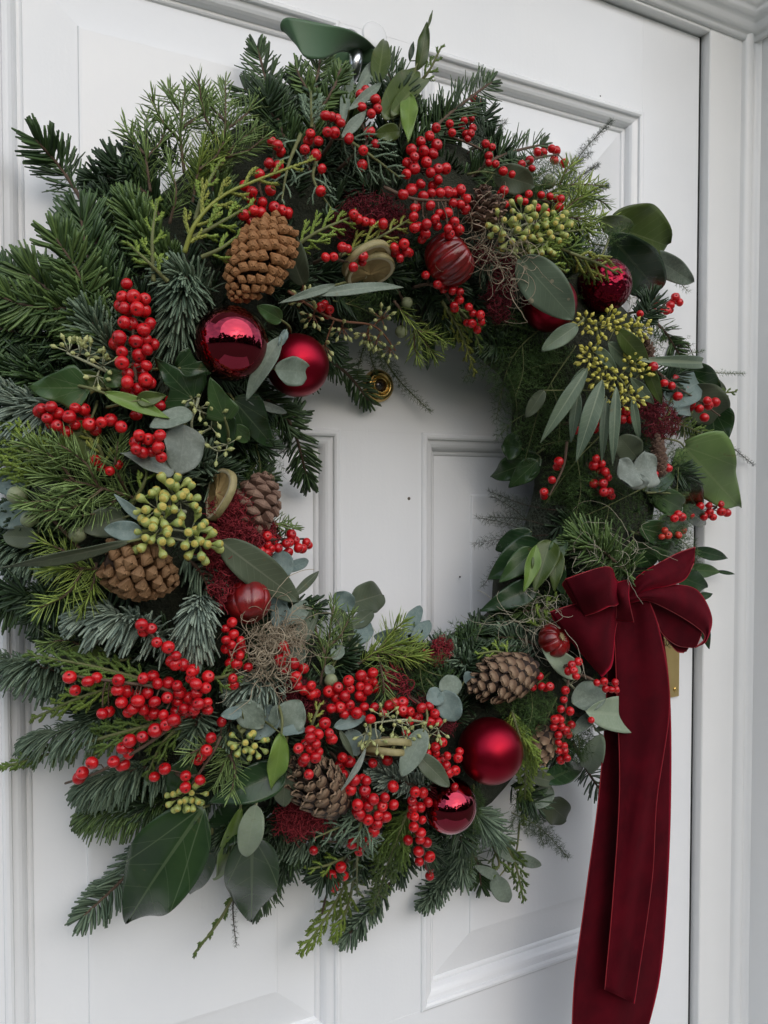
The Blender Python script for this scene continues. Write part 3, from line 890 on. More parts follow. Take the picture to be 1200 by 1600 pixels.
def leaf(name, label, cat, b, t, wpx, shape, mat_, stalk=None, db=.004, dt=.002, stalk_mat='twig_green', group=None, **kw):
    B = Q(b[0], b[1], db + .007)
    th = thing(name, label, cat, B, group)
    add_leaf(th, 'blade', b, t, wpx, shape, mat_, db, dt, **kw)
    if stalk is None:
        T = Q(t[0], t[1], dt + .007); d = norm(B - T); stalk_pts = [B - d * .002, B + d * .010 + np.array([0, .004, 0]), B + d * .018 + np.array([0, .016, 0])]
    else:
        stalk_pts = [B] + [Q(*s) for s in stalk]
    a = Acc(); P = spline(stalk_pts, 10); tube(a, P, np.linspace(.0009, .0012, 10), 6); part('stalk', a, stalk_mat, th)
    return th

def leaf_sprig(name, label, cat, stem, leaves, mat_, group=None, stem_mat='twig_green', srad=.0013, d=.004):
    """stem: pixel path; leaves: (base, tip, width, shape, options)"""
    P = spline(px_pts(stem), 24)
    th = thing(name, label, cat, P[0], group)
    a = Acc(); tube(a, P, np.linspace(srad, srad * .6, 24), 6)
    for lf in leaves:
        kw = dict(lf[4]) if len(lf) > 4 else {}
        mm = kw.pop('mat', mat_); db = kw.pop('db', d); dt = kw.pop('dt', d)
        o, B, T = add_leaf(th, 'leaf', lf[0], lf[1], lf[2], lf[3], mm, db, dt, **kw)
        k = int(np.argmin(np.linalg.norm(P - B, axis=1)))
        if np.linalg.norm(P[k] - B) > .001:
            tube(a, spline([P[k], (P[k] + B) / 2 + norm(CAM - B) * -.002, B], 6), .0006, 5)
    part('stem', a, stem_mat, th)
    return th

# ---- berries
def berry_mesh(name, skin):
    a = Acc(); prof = []
    for k in range(13):
        th = math.pi * k / 12
        r, z = math.sin(th), -math.cos(th)
        if k >= 11: z -= .10 * (k - 10)
        prof.append((max(r * 1.02, .001), z * .96))
    lathe(a, (0, 0, 0), (0, 0, 1), prof, 18)
    lathe(a, (0, 0, .80), (0, 0, 1), [(.15, -.02), (.16, .03), (.11, .06), (.06, .02), (.002, .0)], 8, 1)
    for k in range(5):
        th = k * 1.2566; c = np.array([.15 * math.cos(th), .15 * math.sin(th), .83])
        tube(a, [c, c + np.array([.06 * math.cos(th), .06 * math.sin(th), .05])], [.05, .015], 4, 1)
    return a.mesh(name, [skin, 'berry_eye'])
BERRY = [berry_mesh('berry', 'berry'), berry_mesh('berry_dull', 'berry_orange')]

def berries(label, pts, off=(0, 0), sc=4.0, stem=None, r=10.4, dh=.010, kind=0, stem_mat='bark', sag=.011, group='red berry sprigs in the wreath', name='berry_sprig'):
    """pts: pixel marks read from an enlarged crop with offset off and scale sc"""
    px = np.array([(off[0] + x / sc, off[1] + y / sc) for x, y in pts])
    if len(px) > 7:                           # half-hidden berries behind the ones that were marked
        ex = [px[k] + rng.normal(0, 1, 2) * r * 1.0 for k in rng.choice(len(px), int(len(px) * .38), replace=False)]
        px = np.vstack([px, ex])
    marked = len(pts)
    pos, rad = [], []
    for bi, (x, y) in enumerate(px):
        p = Q(x, y, dh + (.006 if bi < marked else -.002) + rng.normal(0, .002)); rr = r * rng.uniform(.78, 1.02) * m_per_px(p)
        for _ in range(40):                   # settle behind berries that already lie there
            hit = [np.linalg.norm(p - q) < (rr + s) * .93 for q, s in zip(pos, rad)]
            if not any(hit): break
            p = p + norm(p - CAM) * .0012
        pos.append(p); rad.append(rr)
    pos = np.array(pos)
    if stem is None:
        c = pos.mean(0); u, s, vt = np.linalg.svd(pos - c) if len(pos) > 1 else (0, 0, np.array([[0, 0, 1.0]]))
        order = np.argsort((pos - c) @ vt[0]); q = pos[order]
        k = max(2, min(6, len(q) // 2)); idx = np.array_split(np.arange(len(q)), k)
        P = np.array([q[i].mean(0) if len(i) else c for i in idx]) + np.array([0, 1, 0]) * sag
        e0 = P[0] + (P[0] - P[1]) * .3 + np.array([0, .02, 0])
        P = spline([e0] + list(P), 30)
    else:
        P = spline([Q(s[0], s[1], (s[2] if len(s) == 3 else dh - .006) + .006) for s in stem], 40)
    th = thing(name, label, 'berry sprig', P[0], group)
    a = Acc(); tube(a, P, np.linspace(.0016, .0009, len(P)), 6)
    for p, rr in zip(pos, rad):
        k = int(np.argmin(np.linalg.norm(P - p, axis=1))); d = norm(P[k] - p)
        tube(a, spline([P[k], (P[k] + p) / 2 + rng.normal(0, .0012, 3), p + d * rr * .8], 5), .00055, 4)
        eye = norm(-d + norm(CAM - p) * rng.uniform(-.3, .9) + rng.normal(0, .75, 3))
        q = Vector(eye).to_track_quat('Z', 'Y').to_euler()
        piece('berry', BERRY[kind], th, p, q, (rr * rng.uniform(.97, 1.05), rr, rr * rng.uniform(.93, 1.0)))
    part('stem', a, stem_mat, th)
    return th

# ---- seed clusters
def bud_mesh(name, skin, prof):
    a = Acc(); lathe(a, (0, 0, 0), (0, 0, 1), prof, 10); return a.mesh(name, skin)
BUD_G = bud_mesh('bud', 'bud_green', [(.10, -.35), (.14, 0), (.32, .30), (.40, .55), (.38, .72), (.28, .80), (.30, .84), (.22, 1.0), (.09, 1.18), (.01, 1.28)])
BUD_Y = bud_mesh('bud_yellow', 'bud_yellow', [(.10, -.25), (.14, 0), (.30, .25), (.40, .50), (.38, .68), (.26, .76), (.28, .80), (.20, .95), (.08, 1.10), (.01, 1.18)])
a = Acc(); lathe(a, (0, 0, 0), (0, 0, 1), [(.12, -1.0), (.20, -.6), (.34, -.25), (.52, .05), (.60, .35), (.58, .62), (.46, .82)], 12)
lathe(a, (0, 0, 0), (0, 0, 1), [(.46, .82), (.34, .90), (.16, .93), (.07, 1.0), (.01, 1.02)], 12, 1)
FRUIT_IVY = a.mesh('ivy_fruit', ['ivy_fruit', 'ivy_fruit_tip'])
a = Acc(); lathe(a, (0, 0, 0), (0, 0, 1), [(max(.002, math.sin(math.pi * k / 12)), -math.cos(math.pi * k / 12)) for k in range(13)], 20, rib=lambda ph, r, z: (r * (1 + .03 * math.cos(5 * ph)), z))
lathe(a, (0, 0, .94), (0, 0, 1), [(.2, 0), (.16, .08), (.08, .10), (.05, .0)], 10)
GREEN_FRUIT = a.mesh('green_fruit', 'green_fruit')

def umbels(name, label, cat, stem, centres, mesh, size, n, spread, stem_mat='twig_green', group=None, dh=.010, pnm='fruit', hemi=.15, srad=.0010):
    """centres: (px, py); each carries n fruits on stalks spread like the ribs of a parasol"""
    P = spline([Q(*(s if len(s) == 3 else (*s, dh - .008))) for s in stem], 30)
    th = thing(name, label, cat, P[0], group)
    a = Acc(); tube(a, P, np.linspace(srad * 1.3, srad * .8, 30), 5)
    for c in centres:
        h = c[2] if len(c) > 2 else dh
        C = Q(c[0], c[1], h - .004); k = int(np.argmin(np.linalg.norm(P - C, axis=1)))
        ax = norm(norm(C - P[k]) * .5 + norm(CAM - C) * .6 + rng.normal(0, .12, 3)) if np.linalg.norm(C - P[k]) > .001 else norm(CAM - C)
        tube(a, spline([P[k], (P[k] + C) / 2 + np.array([0, .002, 0]), C], 6), srad * .75, 5)
        u = norm(np.cross(ax, [0.2, .9, .3])); w = np.cross(ax, u)
        for j in range(n):
            z = 1 - (1 - hemi) * (j + .5) / n; rr = math.sqrt(max(0, 1 - z * z)); ph = j * 2.39996 + rng.normal(0, .15)
            d = norm(ax * z + (u * math.cos(ph) + w * math.sin(ph)) * rr)
            L = spread * rng.uniform(.85, 1.1); p = C + d * L
            tube(a, [C, C + d * L * .6, p - d * size * .2], .00042 if size < .006 else .0006, 4)
            piece(pnm, mesh, th, p, Vector(d).to_track_quat('Z', 'Y').to_euler(), (size * rng.uniform(.88, 1.1),) * 3)
    part('stem', a, stem_mat, th)
    return th

# ---- pine cones
def scale_mesh(name, skin, kind):
    """one scale: grows along +X from the core, top side +Z"""
    a = Acc()
    if kind == 'umbo':                        # thick rhombic end with a raised keel and knob
        ys = (-.5, -.28, 0, .28, .5); V = []
        for (x, zt, zb, wy) in ((0, .06, -.06, .25), (.50, .20, -.24, .72), (.80, .40, -.44, 1.0), (.92, .34, -.36, .94), (1.02, .13, -.14, .55), (1.05, .07, -.08, .22), (1.10, .02, -.03, .10)):
            for y in ys:
                k = 1 - (abs(y) * 2) ** 1.2 * .86
                V.append((x - .10 * (abs(y) * 2) ** 2 * (x > .5), y * wy, zt * k + .0))
            for y in ys[::-1]:
                k = 1 - (abs(y) * 2) ** 1.2 * .86
                V.append((x - .10 * (abs(y) * 2) ** 2 * (x > .5), y * wy, zb * k - .001))
        n = 10; f = []
        for i in range(6):
            for j in range(n):
                jj = (j + 1) % n; f.append((i * n + j, i * n + jj, i * n + n + jj, i * n + n + j))
        a.add(V, np.array(f)[:, ::-1])
    else:                                     # thin rounded plate, a little cupped
        V = []; nt, nu = 7, 7
        for s in (1, -1):
            for i in range(nt):
                t = i / (nt - 1); w = (.35 + .80 * t ** .8) * (1.0 if t < .70 else max(.12, 1 - ((t - .70) / .33) ** 2 * .88))
                for j in range(nu):
                    u = j / (nu - 1) * 2 - 1
                    V.append((t - .10 * u * u * t, u * w * .5, s * (.05 + .04 * t) * (1 - u ** 4 * .7) - .05 * t * t - .22 * u * u * t))
        g = grid_faces(nt, nu); off = nt * nu
        f = list(map(tuple, g[:, ::-1])) + [tuple(x + off for x in q) for q in g]
        for j in range(nu - 1):
            i = (nt - 1) * nu + j; f.append((i, i + 1, i + 1 + off, i + off))
        for i in range(nt - 1):
            p = i * nu; f.append((p + off, p, p + nu, p + nu + off)); q = i * nu + nu - 1; f.append((q, q + off, q + nu + off, q + nu))
        a.add(V, np.array(f)[:, ::-1])
    return a.mesh(name, skin, smooth=(kind != 'umbo'))
SCALES = {(k, s): scale_mesh('scale_' + k + '_' + s, s, k) for k in ('umbo', 'plate') for s in ('cone_tan', 'cone_brown', 'cone_grey', 'cone_plum')}

def pine_cone(label, base, apex, rad_px, skin, kind, n, opening, size, dh=(.01, .01), belly=.40, blunt=.55, spread=.8):
    """axis from base to apex (pixels), widest radius rad_px; opening: degrees of the scales off the axis"""
    A, B = Q(*base, dh[0] + .004), Q(*apex, dh[1] + .004); ln = np.linalg.norm(B - A); ax = (B - A) / ln
    rm = rad_px * m_per_px((A + B) / 2)
    th = thing('pine_cone', label, 'pine cone', A, 'pine cones in the wreath')
    prof = lambda t: rm * math.sin(math.pi * (t * .78 + .14)) ** blunt * math.sqrt(max(0, 1 - t ** 5))
    a = Acc(); lathe(a, A, ax, [(max(.0005, prof(t) * .50), t * ln * .95) for t in np.linspace(0, 1, 14)], 20); part('core', a, 'cone_core', th)
    u = norm(np.cross(ax, [0.1, .9, .25])); w = np.cross(ax, u)
    me = SCALES[kind, skin]
    for k in range(n):
        t = (k + .5) / n; ph = k * 2.39996
        out = u * math.cos(ph) + w * math.sin(ph)
        p0 = A + ax * t * ln
        if np.dot(out, norm(CAM - p0)) < -.35 and t < .9: continue
        op = R_(opening(t) if callable(opening) else opening)
        d = norm(ax * math.cos(op) + out * math.sin(op))
        R = prof(t); s = size * (.62 + .38 * math.sin(math.pi * min(1, t * .9 + .12)))
        if t > .9: s *= 1 - (t - .9) * 3.5
        end = A + ax * (t * ln) + out * R
        zt = norm(out - d * np.dot(out, d)) if abs(np.dot(out, d)) < .98 else -ax
        y = np.cross(zt, d)
        m = Matrix((d, y, zt)).transposed()
        L = s * 1.0
        jt = 5 if kind == 'umbo' else 2.5
        m = m @ Matrix.Rotation(R_(rng.normal(0, jt)), 3, 'Z') @ Matrix.Rotation(R_(rng.normal(0, jt)), 3, 'Y') @ Matrix.Rotation(R_(rng.normal(0, jt)), 3, 'X')
        L *= rng.uniform(.93, 1.06)
        o = piece('scale', me, th, end - d * L, m.to_euler(), (L, s * spread * rng.uniform(.86, 1.06), s * rng.uniform(.82, 1.0)))
    return th

# ---- baubles and pods
def bauble(label, c, rpx, skin, dh=.0, cap_dir=(.2, .7, .7), name='bauble'):
    C = Q(*c, dh + .004); r = rpx * m_per_px(C); cd = norm(cap_dir)
    th = thing(name, label, 'bauble', C, 'red baubles in the wreath')
    a = Acc(); lathe(a, C, cd, [(max(1e-4, r * math.sin(math.pi * k / 48)), -r * math.cos(math.pi * k / 48)) for k in range(49)], 80); part('ball', a, skin, th)
    a = Acc(); e = C + cd * r
    lathe(a, e, cd, [(.0062, -.003), (.0064, .004), (.0058, .0062), (.002, .007), (.0002, .007)], 20, rib=lambda ph, rr, z: (rr * (1 + .05 * math.cos(12 * ph)), z))
    P = [e + cd * .007 + .0045 * (np.cross(cd, [0, 1, .2]) * math.cos(t) + cd * (math.sin(t) + .8)) for t in np.linspace(0, 6.2, 16)]
    tube(a, P, .0005, 5); part('cap', a, 'brass', th)
    return th

def pod(label, c, rpx, axis, ribs=11, squash=.72, dh=.004, depth_=.10, name='seed_pod'):
    C = Q(*c, dh + .004); r = rpx * m_per_px(C); ax = norm(axis)
    th = thing(name, label, 'seed pod', C, 'red dried seed pods in the wreath')
    prof = []
    for k in range(29):
        t = math.pi * k / 28; rr, z = r * math.sin(t) ** .85, -r * squash * math.cos(t)
        dimple = .34 * r * math.exp(-(math.sin(t) / .34) ** 2) if t > 1.57 else .12 * r * math.exp(-(math.sin(t) / .3) ** 2)
        prof.append((max(rr, 1e-4), z - dimple if t > 1.57 else z + dimple))
    ph0 = rng.random() * 6; q1, q2 = rng.random(2) * 6
    rib = lambda ph, rr, z: (rr * (1 - depth_ * 1.3 * (1 - abs(math.sin(ph * ribs / 2 + ph0 + .9 * math.sin(2 * ph + q1) + .5 * math.sin(3 * ph + q2)))) ** 3 + .03 * math.sin(3 * ph + ph0)), z * (1 + .05 * math.sin(2 * ph + ph0)))
    a = Acc(); lathe(a, C, ax, prof, 132, rib=rib); part('shell', a, 'pod_red', th)
    a = Acc(); e = C + ax * r * squash * .55
    for k in range(9):
        th_ = k * .698; u = norm(np.cross(ax, [.3, .4, .85])); w = np.cross(ax, u); q = u * math.cos(th_) + w * math.sin(th_)
        tube(a, [e + q * r * .02, e + q * r * .09 + ax * r * .16, e + q * r * .26 + ax * r * .20], [r * .07, r * .05, r * .015], 5)
    tube(a, [e - ax * r * .1, e + ax * r * .22 + u * r * .03], [r * .10, r * .07], 7)
    part('stalk', a, 'pod_stalk', th)
    return th

# ---- mosses
def moss(name, label, cat, blobs, mat_, n, ln, rad, curl=1.0, group=None, sides=3, segs=7, dh=.004, thick=.012):
    """blobs: (px, py, rx px, ry px): thin curling threads filling each of them"""
    C0 = Q(blobs[0][0], blobs[0][1], dh); a = Acc()
    area = sum(b[2] * b[3] for b in blobs)
    for bx, by, rx, ry in blobs:
        for _ in range(int(n * rx * ry / area)):
            q = math.sqrt(rng.random()); f = rng.random() * 6.283
            p = Q(bx + rx * q * math.cos(f), by + ry * q * math.sin(f), dh + rng.uniform(-.5, 1) * thick * math.sqrt(max(.05, 1 - q * q)))
            d = norm(rng.normal(0, 1, 3)); ax = norm(rng.normal(0, 1, 3)); P = [p]
            L = ln * rng.uniform(.5, 1.2); k = rng.uniform(.3, 1.2) * curl
            for s in range(segs):
                d = norm(d + np.cross(ax, d) * k * .55 + rng.normal(0, .12, 3)); P.append(P[-1] + d * L / segs)
            tube(a, P, rad * rng.uniform(.6, 1.2) * np.linspace(1.1, .55, segs + 1), sides, 0, rng.random(), cap=False)
    th = thing(name, label, cat, C0, group)
    part('threads', a, mat_, th, 'stuff')
    return th

# ---- ribbon: a strip between two edge paths, with its stitched edges
def strip(parent, nm, A, B, mat_='velvet', n=60, nv=15, puff=0.0, edge=True, lift=.012, solid=.0010, ripple=.0):
    f = lambda p: W(p[0], p[1], p[2] + lift)
    PA, PB = spline([f(p) for p in A], n), spline([f(p) for p in B], n)
    V, uv = [], []
    ph = rng.random() * 6
    for i in range(n):
        c = norm(CAM - (PA[i] + PB[i]) / 2)
        for j in range(nv):
            t = j / (nv - 1)
            V.append(PA[i] * (1 - t) + PB[i] * t + c * (puff * 4 * t * (1 - t) * math.sin(math.pi * min(1, .15 + i / (n - 1)))
                     + ripple * math.sin(t * 6.5 + i * .07 + ph) * (4 * t * (1 - t)) + ripple * .5 * math.sin(i * .21 + ph * 2 + t * 3) * (4 * t * (1 - t)))); uv.append((t, i / n))
    a = Acc(); a.add(V, grid_faces(n, nv), None, 0, .5, uv)
    o = part(nm, a, mat_, parent, solid=solid)
    if edge:
        for E in (PA, PB):
            b = Acc(); tube(b, E, .00062, 5); part('edging', b, 'velvet_edge', o)
    return o
# ------------------------------------------------------------------ wreath base: mossy ring and the foliage packed under everything
base = thing('wreath_base', 'dark packed foliage ring of the wreath under all the sprigs', 'wreath', (WC[0], 0, WC[2]))
a = Acc(); V = []; nu, nv = 96, 20
for i in range(nu):
    A_ = 2 * math.pi * i / nu
    for j in range(nv):
        b_ = 2 * math.pi * j / nv; rr = .074 * (1 + .10 * math.sin(7 * A_ + 2 * b_) + .06 * math.sin(13 * A_ - b_))
        V.append((WC[0] + (RING + rr * 1.15 * math.cos(b_)) * math.cos(A_), -.052 + min(.048, rr * .68 * math.sin(b_)), WC[2] + (RING + rr * 1.15 * math.cos(b_)) * math.sin(A_)))
f = [(i * nv + j, i * nv + (j + 1) % nv, ((i + 1) % nu) * nv + (j + 1) % nv, ((i + 1) % nu) * nv + j) for i in range(nu) for j in range(nv)]
a.add(V, f); part('moss_ring', a, 'base_moss', base)
fill_n, fill_f = Acc(), Acc()
for k in range(440):
    A_ = k * 2.39996; rho = RING + rng.uniform(-.080, .100); side_right = math.cos(A_) > .35
    h = max(.012, bulge(rho) - rng.uniform(.016, .042))
    p = np.array([WC[0] + rho * math.cos(A_), -h, WC[2] + rho * math.sin(A_)])
    out = np.array([math.cos(A_), 0, math.sin(A_)]); tan = np.array([-math.sin(A_), 0, math.cos(A_)])
    sgn = 1 if rho > RING - .02 else -1
    d = norm(out * sgn * rng.uniform(.3, 1.0) + tan * rng.normal(0, .7) + np.array([0, -1, 0]) * rng.uniform(-.1, .30))
    L = rng.uniform(.030, .050) * (.7 if sgn < 0 or rho > RING + .07 else 1)
    q = p + d * L; q[1] = min(q[1], -.010)
    P = spline([p, (p + q) / 2 + np.array([0, -.006, 0]), q], 14)
    if side_right and k % 4 or k % 7 == 0:
        fern_hairs(fill_f, P, .026, .0040, .0065, .0006, .8)
    else:
        fir_needles(fill_n, P, .019, 70, ('flat', 'brush')[k % 2], .0022)
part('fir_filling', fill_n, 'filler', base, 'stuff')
part('fern_filling', fill_f, 'fern', base, 'stuff')

# ------------------------------------------------------------------ fir sprigs
fir('dark flat fir sprig standing out at the upper left corner above all left foliage', [(160, 410, -.01), (138, 335, 0), (100, 270, .01), (56, 218, .015)], 'fir_dark', .024, 330, 'flat')
fir('dark green fir sprig just below the sprig at the upper left corner', [(190, 500, .0), (145, 420, .01), (125, 335, .015)], 'fir_dark', .026, 420, 'flat')
fir('dense blue green fir sprig at the left edge with its tip up', [(190, 540, 0), (110, 480, .01), (40, 425, .02)], 'fir_green', .026, 560, 'flat', side=((.35, 45, .06), (.5, -40, .05)))
fir('dark fir sprig cut by the left photo edge, left of the tall berry column', [(150, 560, -.01), (70, 510, 0), (0, 425, .01)], 'fir_dark', .025, 560, 'flat', side=((.4, -35, .06),))
fir('fir sprig with dark bent needles pointing left below the dense left fir', [(120, 610, -.01), (50, 590, 0), (-20, 560, .01)], 'fir_dark', .020, 300, 'brush')
fir('dark fir tip between the corner fir and the small pale juniper spike', [(255, 350, -.01), (225, 300, 0), (168, 275, .0)], 'fir_dark', .018, 260, 'flat')
fir('dark fir sprig left of the yellow cypress, filling the upper left', [(280, 440, -.01), (235, 380, .0), (200, 320, .005)], 'fir_green', .022, 380, 'brush')
fir('fir sprig filling between yellow cypress and pale juniper tufts', [(350, 380, -.01), (335, 320, 0), (330, 260, 0)], 'fir_green', .022, 380, 'flat')
fir('dark flat fir sprig at the top, left of the green ribbon', [(470, 270, -.01), (435, 190, .0), (402, 75, .01)], 'fir_dark', .022, 380, 'flat', side=((.55, -32, .045),))
fir('upright fir tip standing in front of the green ribbon', [(490, 230, 0), (492, 150, .01), (505, 65, .015)], 'fir_green', .016, 300, 'flat', side=((.3, 35, .05), (.45, -35, .04)))
fir('fir sprig right of the upright tip, under the steel hook', [(560, 220, 0), (535, 170, .01), (520, 105, .01)], 'fir_green', .018, 280, 'flat')
fir('long needled dark fir sprig at the top right of the hanger', [(640, 240, -.01), (700, 180, .005), (768, 128, .015)], 'fir_dark', .026, 260, 'flat')
fir('dark fir behind the olive leaves at the top', [(640, 220, -.02), (620, 150, -.01), (600, 95, 0)], 'fir_dark', .024, 260, 'flat')
fir('dark fir sprig reaching right above the green topped pine cone', [(720, 290, -.01), (780, 245, .0), (850, 225, .01)], 'fir_dark', .021, 250, 'flat')
fir('fir tuft right of the red wrinkled pod', [(740, 370, .0), (762, 405, .005), (772, 440, .005)], 'fir_blue', .017, 230, 'brush', droop=.15)
fir('thin fir sprig hanging between satin bauble and brass door viewer', [(480, 540, -.01), (540, 582, -.01), (578, 628, 0)], 'fir_dark', .017, 230, 'flat')
fir('fir sprig hanging down inside the ring below the satin bauble', [(400, 610, -.01), (455, 665, -.005), (482, 755, 0)], 'fir_dark', .019, 330, 'flat')
fir('dark fir stub beside the hanging fir sprig at the ring opening', [(390, 650, -.02), (440, 660, -.015), (468, 645, -.01)], 'fir_dark', .018, 220, 'flat')
fir('frosted fir sprig drooping left of the tan cone and the glossy bauble', [(290, 420, .005), (285, 470, .015), (272, 575, .01)], 'fir_blue', .025, 420, 'sweep', droop=.30, spread=.8)
fir('frosted fir sprig right beside the top of the drooping one', [(330, 470, 0), (300, 440, .015), (268, 425, .015)], 'fir_blue', .022, 240, 'burst', droop=.15)
fir('grey green fir tip left of the tall berry column', [(215, 600, -.005), (172, 545, .005), (135, 490, .012)], 'fir_blue', .021, 300, 'brush')
fir('silvery fir fan at the left edge above the bright cypress', [(105, 640, -.005), (45, 640, .005), (-15, 605, .01)], 'fir_silver', .028, 330, 'sweep', droop=.32)
fir('silvery fir behind the horizontal berries at the left', [(100, 700, -.01), (60, 690, 0), (10, 660, 0)], 'fir_blue', .026, 260, 'brush', droop=.25)
fir('dark fir sprig lying level at the left edge under the long narrow leaf', [(150, 920, -.012), (70, 925, -.004), (-20, 930, 0)], 'fir_dark', .0175, 400, 'comb', droop=.62)
fir('dark fir at the left edge below the three round green fruits', [(110, 860, -.012), (50, 860, -.004), (-20, 840, 0)], 'fir_blue', .0175, 400, 'comb', droop=.62)
fir('blue green fir sprig with hanging needles at the left edge beside the level cypress', [(120, 1055, -.012), (50, 1040, 0), (-25, 1022, .005)], 'fir_blue', .0175, 400, 'comb', droop=.62)
fir('broad silver fir plume left of the silver rosette below the brown cone', [(270, 1010, .005), (200, 968, .018), (128, 962, .015)], 'fir_silver', .0205, 400, 'sweep', droop=.42, wid=.0027)
fir('silver fir rosette seen end on beneath the brown cone', [(322, 935, .005), (310, 950, .022), (303, 1000, .022)], 'fir_silver', .0205, 400, 'sweep', droop=.45, spread=.72, wid=.0027)
fir('curled blue green fir sprig pointing left below the big berry cluster', [(240, 1110, -.01), (140, 1132, 0), (45, 1155, .008)], 'fir_blue', .0175, 400, 'comb', droop=.62)
fir('grey green fir brush under the dark twig end with berries', [(275, 1190, -.01), (200, 1205, .0), (130, 1228, .01)], 'fir_blue', .0175, 400, 'comb', droop=.62)
fir('dark fir brush pointing left just above the largest ivy leaf', [(300, 1245, -.01), (210, 1258, .0), (132, 1270, .008)], 'fir_green', .0175, 400, 'comb', droop=.62)
fir('fir sprig with bent needles at the lower left, left of the largest ivy leaf', [(245, 1310, -.012), (190, 1375, .0), (130, 1432, .008)], 'fir_blue', .020, 330, 'flat', droop=.10)
fir('small dark fir rosette below the twig of the big berry cluster', [(318, 1110, 0), (308, 1128, .012), (302, 1150, .012)], 'fir_blue', .018, 200, 'burst')
fir('small fir rosette left of the brownish ivy fruits', [(360, 1125, 0), (358, 1150, .010), (362, 1180, .010)], 'fir_blue', .017, 170, 'burst', droop=.2)
fir('silver fir tuft above the broad grey eucalyptus leaves', [(445, 1055, 0), (412, 1065, .014), (372, 1075, .012)], 'fir_silver', .021, 280, 'sweep', droop=.25)
fir('blue fir fan between lime slices and glossy lower bauble', [(680, 1235, 0), (630, 1222, .012), (590, 1205, .012)], 'fir_silver', .020, 280, 'brush', spread=.8)
fir('small fir tuft right of the spiral tipped cone at the bottom', [(560, 1215, 0), (545, 1230, .008), (530, 1255, .006)], 'fir_blue', .016, 130, 'burst', droop=.2)
fir('blue green fir sprig hanging under the glossy lower bauble', [(745, 1300, -.01), (705, 1355, .0), (665, 1412, .005)], 'fir_blue', .019, 430, 'brush', side=((.25, 30, .05), (.3, -35, .04)))
fir('fir tip at the very bottom between two cypress sprays', [(610, 1380, -.01), (575, 1425, 0), (540, 1465, .005)], 'fir_blue', .018, 260, 'brush')
fir('dark fir sprig behind the lower heart shaped ivy leaf', [(480, 1290, -.015), (445, 1340, -.01), (400, 1425, -.004)], 'fir_dark', .018, 330, 'flat')
fir('blue fir sprig under the wine moss at the bottom', [(540, 1300, -.01), (480, 1310, -.006), (420, 1320, -.004)], 'fir_blue', .020, 240, 'flat')
fir('fir fan right of the glossy lower bauble', [(735, 1260, -.005), (762, 1290, .004), (785, 1318, .004)], 'fir_blue', .024, 260, 'brush', spread=.9)
fir('fir tips below the fan right of the glossy lower bauble', [(720, 1310, -.012), (745, 1345, -.006), (752, 1385, -.004)], 'fir_dark', .017, 200, 'flat')
fir('small dark fir tip on the inside of the ring above the right lower cone', [(800, 1015, -.015), (765, 995, -.01), (722, 988, -.006)], 'fir_green', .013, 220, 'flat')
fir('dark blue fir between the red pod and the right lower cone', [(870, 1030, -.01), (820, 1000, 0), (775, 995, 0)], 'fir_blue', .018, 300, 'flat')
fir('fir tuft between the inner red flowers and the right lower cone', [(745, 1050, -.005), (715, 1030, .0), (690, 1010, .002)], 'fir_blue', .018, 200, 'brush')
fir('fir tip lying on the dark velvet tail of the ribbon', [(895, 1160, 0), (915, 1200, .01), (945, 1245, .012)], 'fir_blue', .020, 130, 'flat')
fir('pine like tuft above the velvet bow among pale moss threads', [(985, 905, .010), (950, 868, .026), (905, 842, .022)], 'fir_green', .030, 420, 'burst')
fir('fir needles left of the bow beneath the pale threads', [(900, 960, -.01), (860, 950, 0), (815, 955, 0)], 'fir_green', .020, 260, 'flat')
fir('small silver fir tuft above the lime slice at the ring opening', [(335, 760, -.005), (318, 728, .006), (300, 705, .006)], 'fir_blue', .022, 220, 'burst')
fir('fir tuft right of the brown cone under the ivy fruits', [(290, 870, 0), (310, 890, .008), (330, 925, .008)], 'fir_blue', .017, 190, 'flat', droop=.2)
fir('dark fir hanging on the inside below the red pod', [(670, 450, -.01), (695, 480, -.004), (710, 520, 0)], 'fir_green', .018, 210, 'flat')
fir('dark fir around the seeded twig above the ring opening', [(640, 440, -.015), (600, 450, -.008), (560, 440, -.006)], 'fir_dark', .018, 240, 'brush')
fir('dark fir filling left of the velvet bow', [(830, 960, -.012), (790, 975, -.008), (760, 1000, -.008)], 'fir_green', .018, 200, 'flat')
fir('dark fir filling above the long eucalyptus leaves at the right', [(1010, 490, -.012), (1040, 520, -.006), (1062, 555, -.004)], 'fir_dark', .018, 220, 'flat')

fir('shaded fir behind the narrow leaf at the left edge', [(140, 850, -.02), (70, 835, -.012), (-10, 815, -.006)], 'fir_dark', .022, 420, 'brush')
fir('shaded fir between the two lowest left fir brushes', [(290, 1210, -.03), (220, 1225, -.02), (160, 1245, -.012)], 'fir_dark', .018, 300, 'brush')
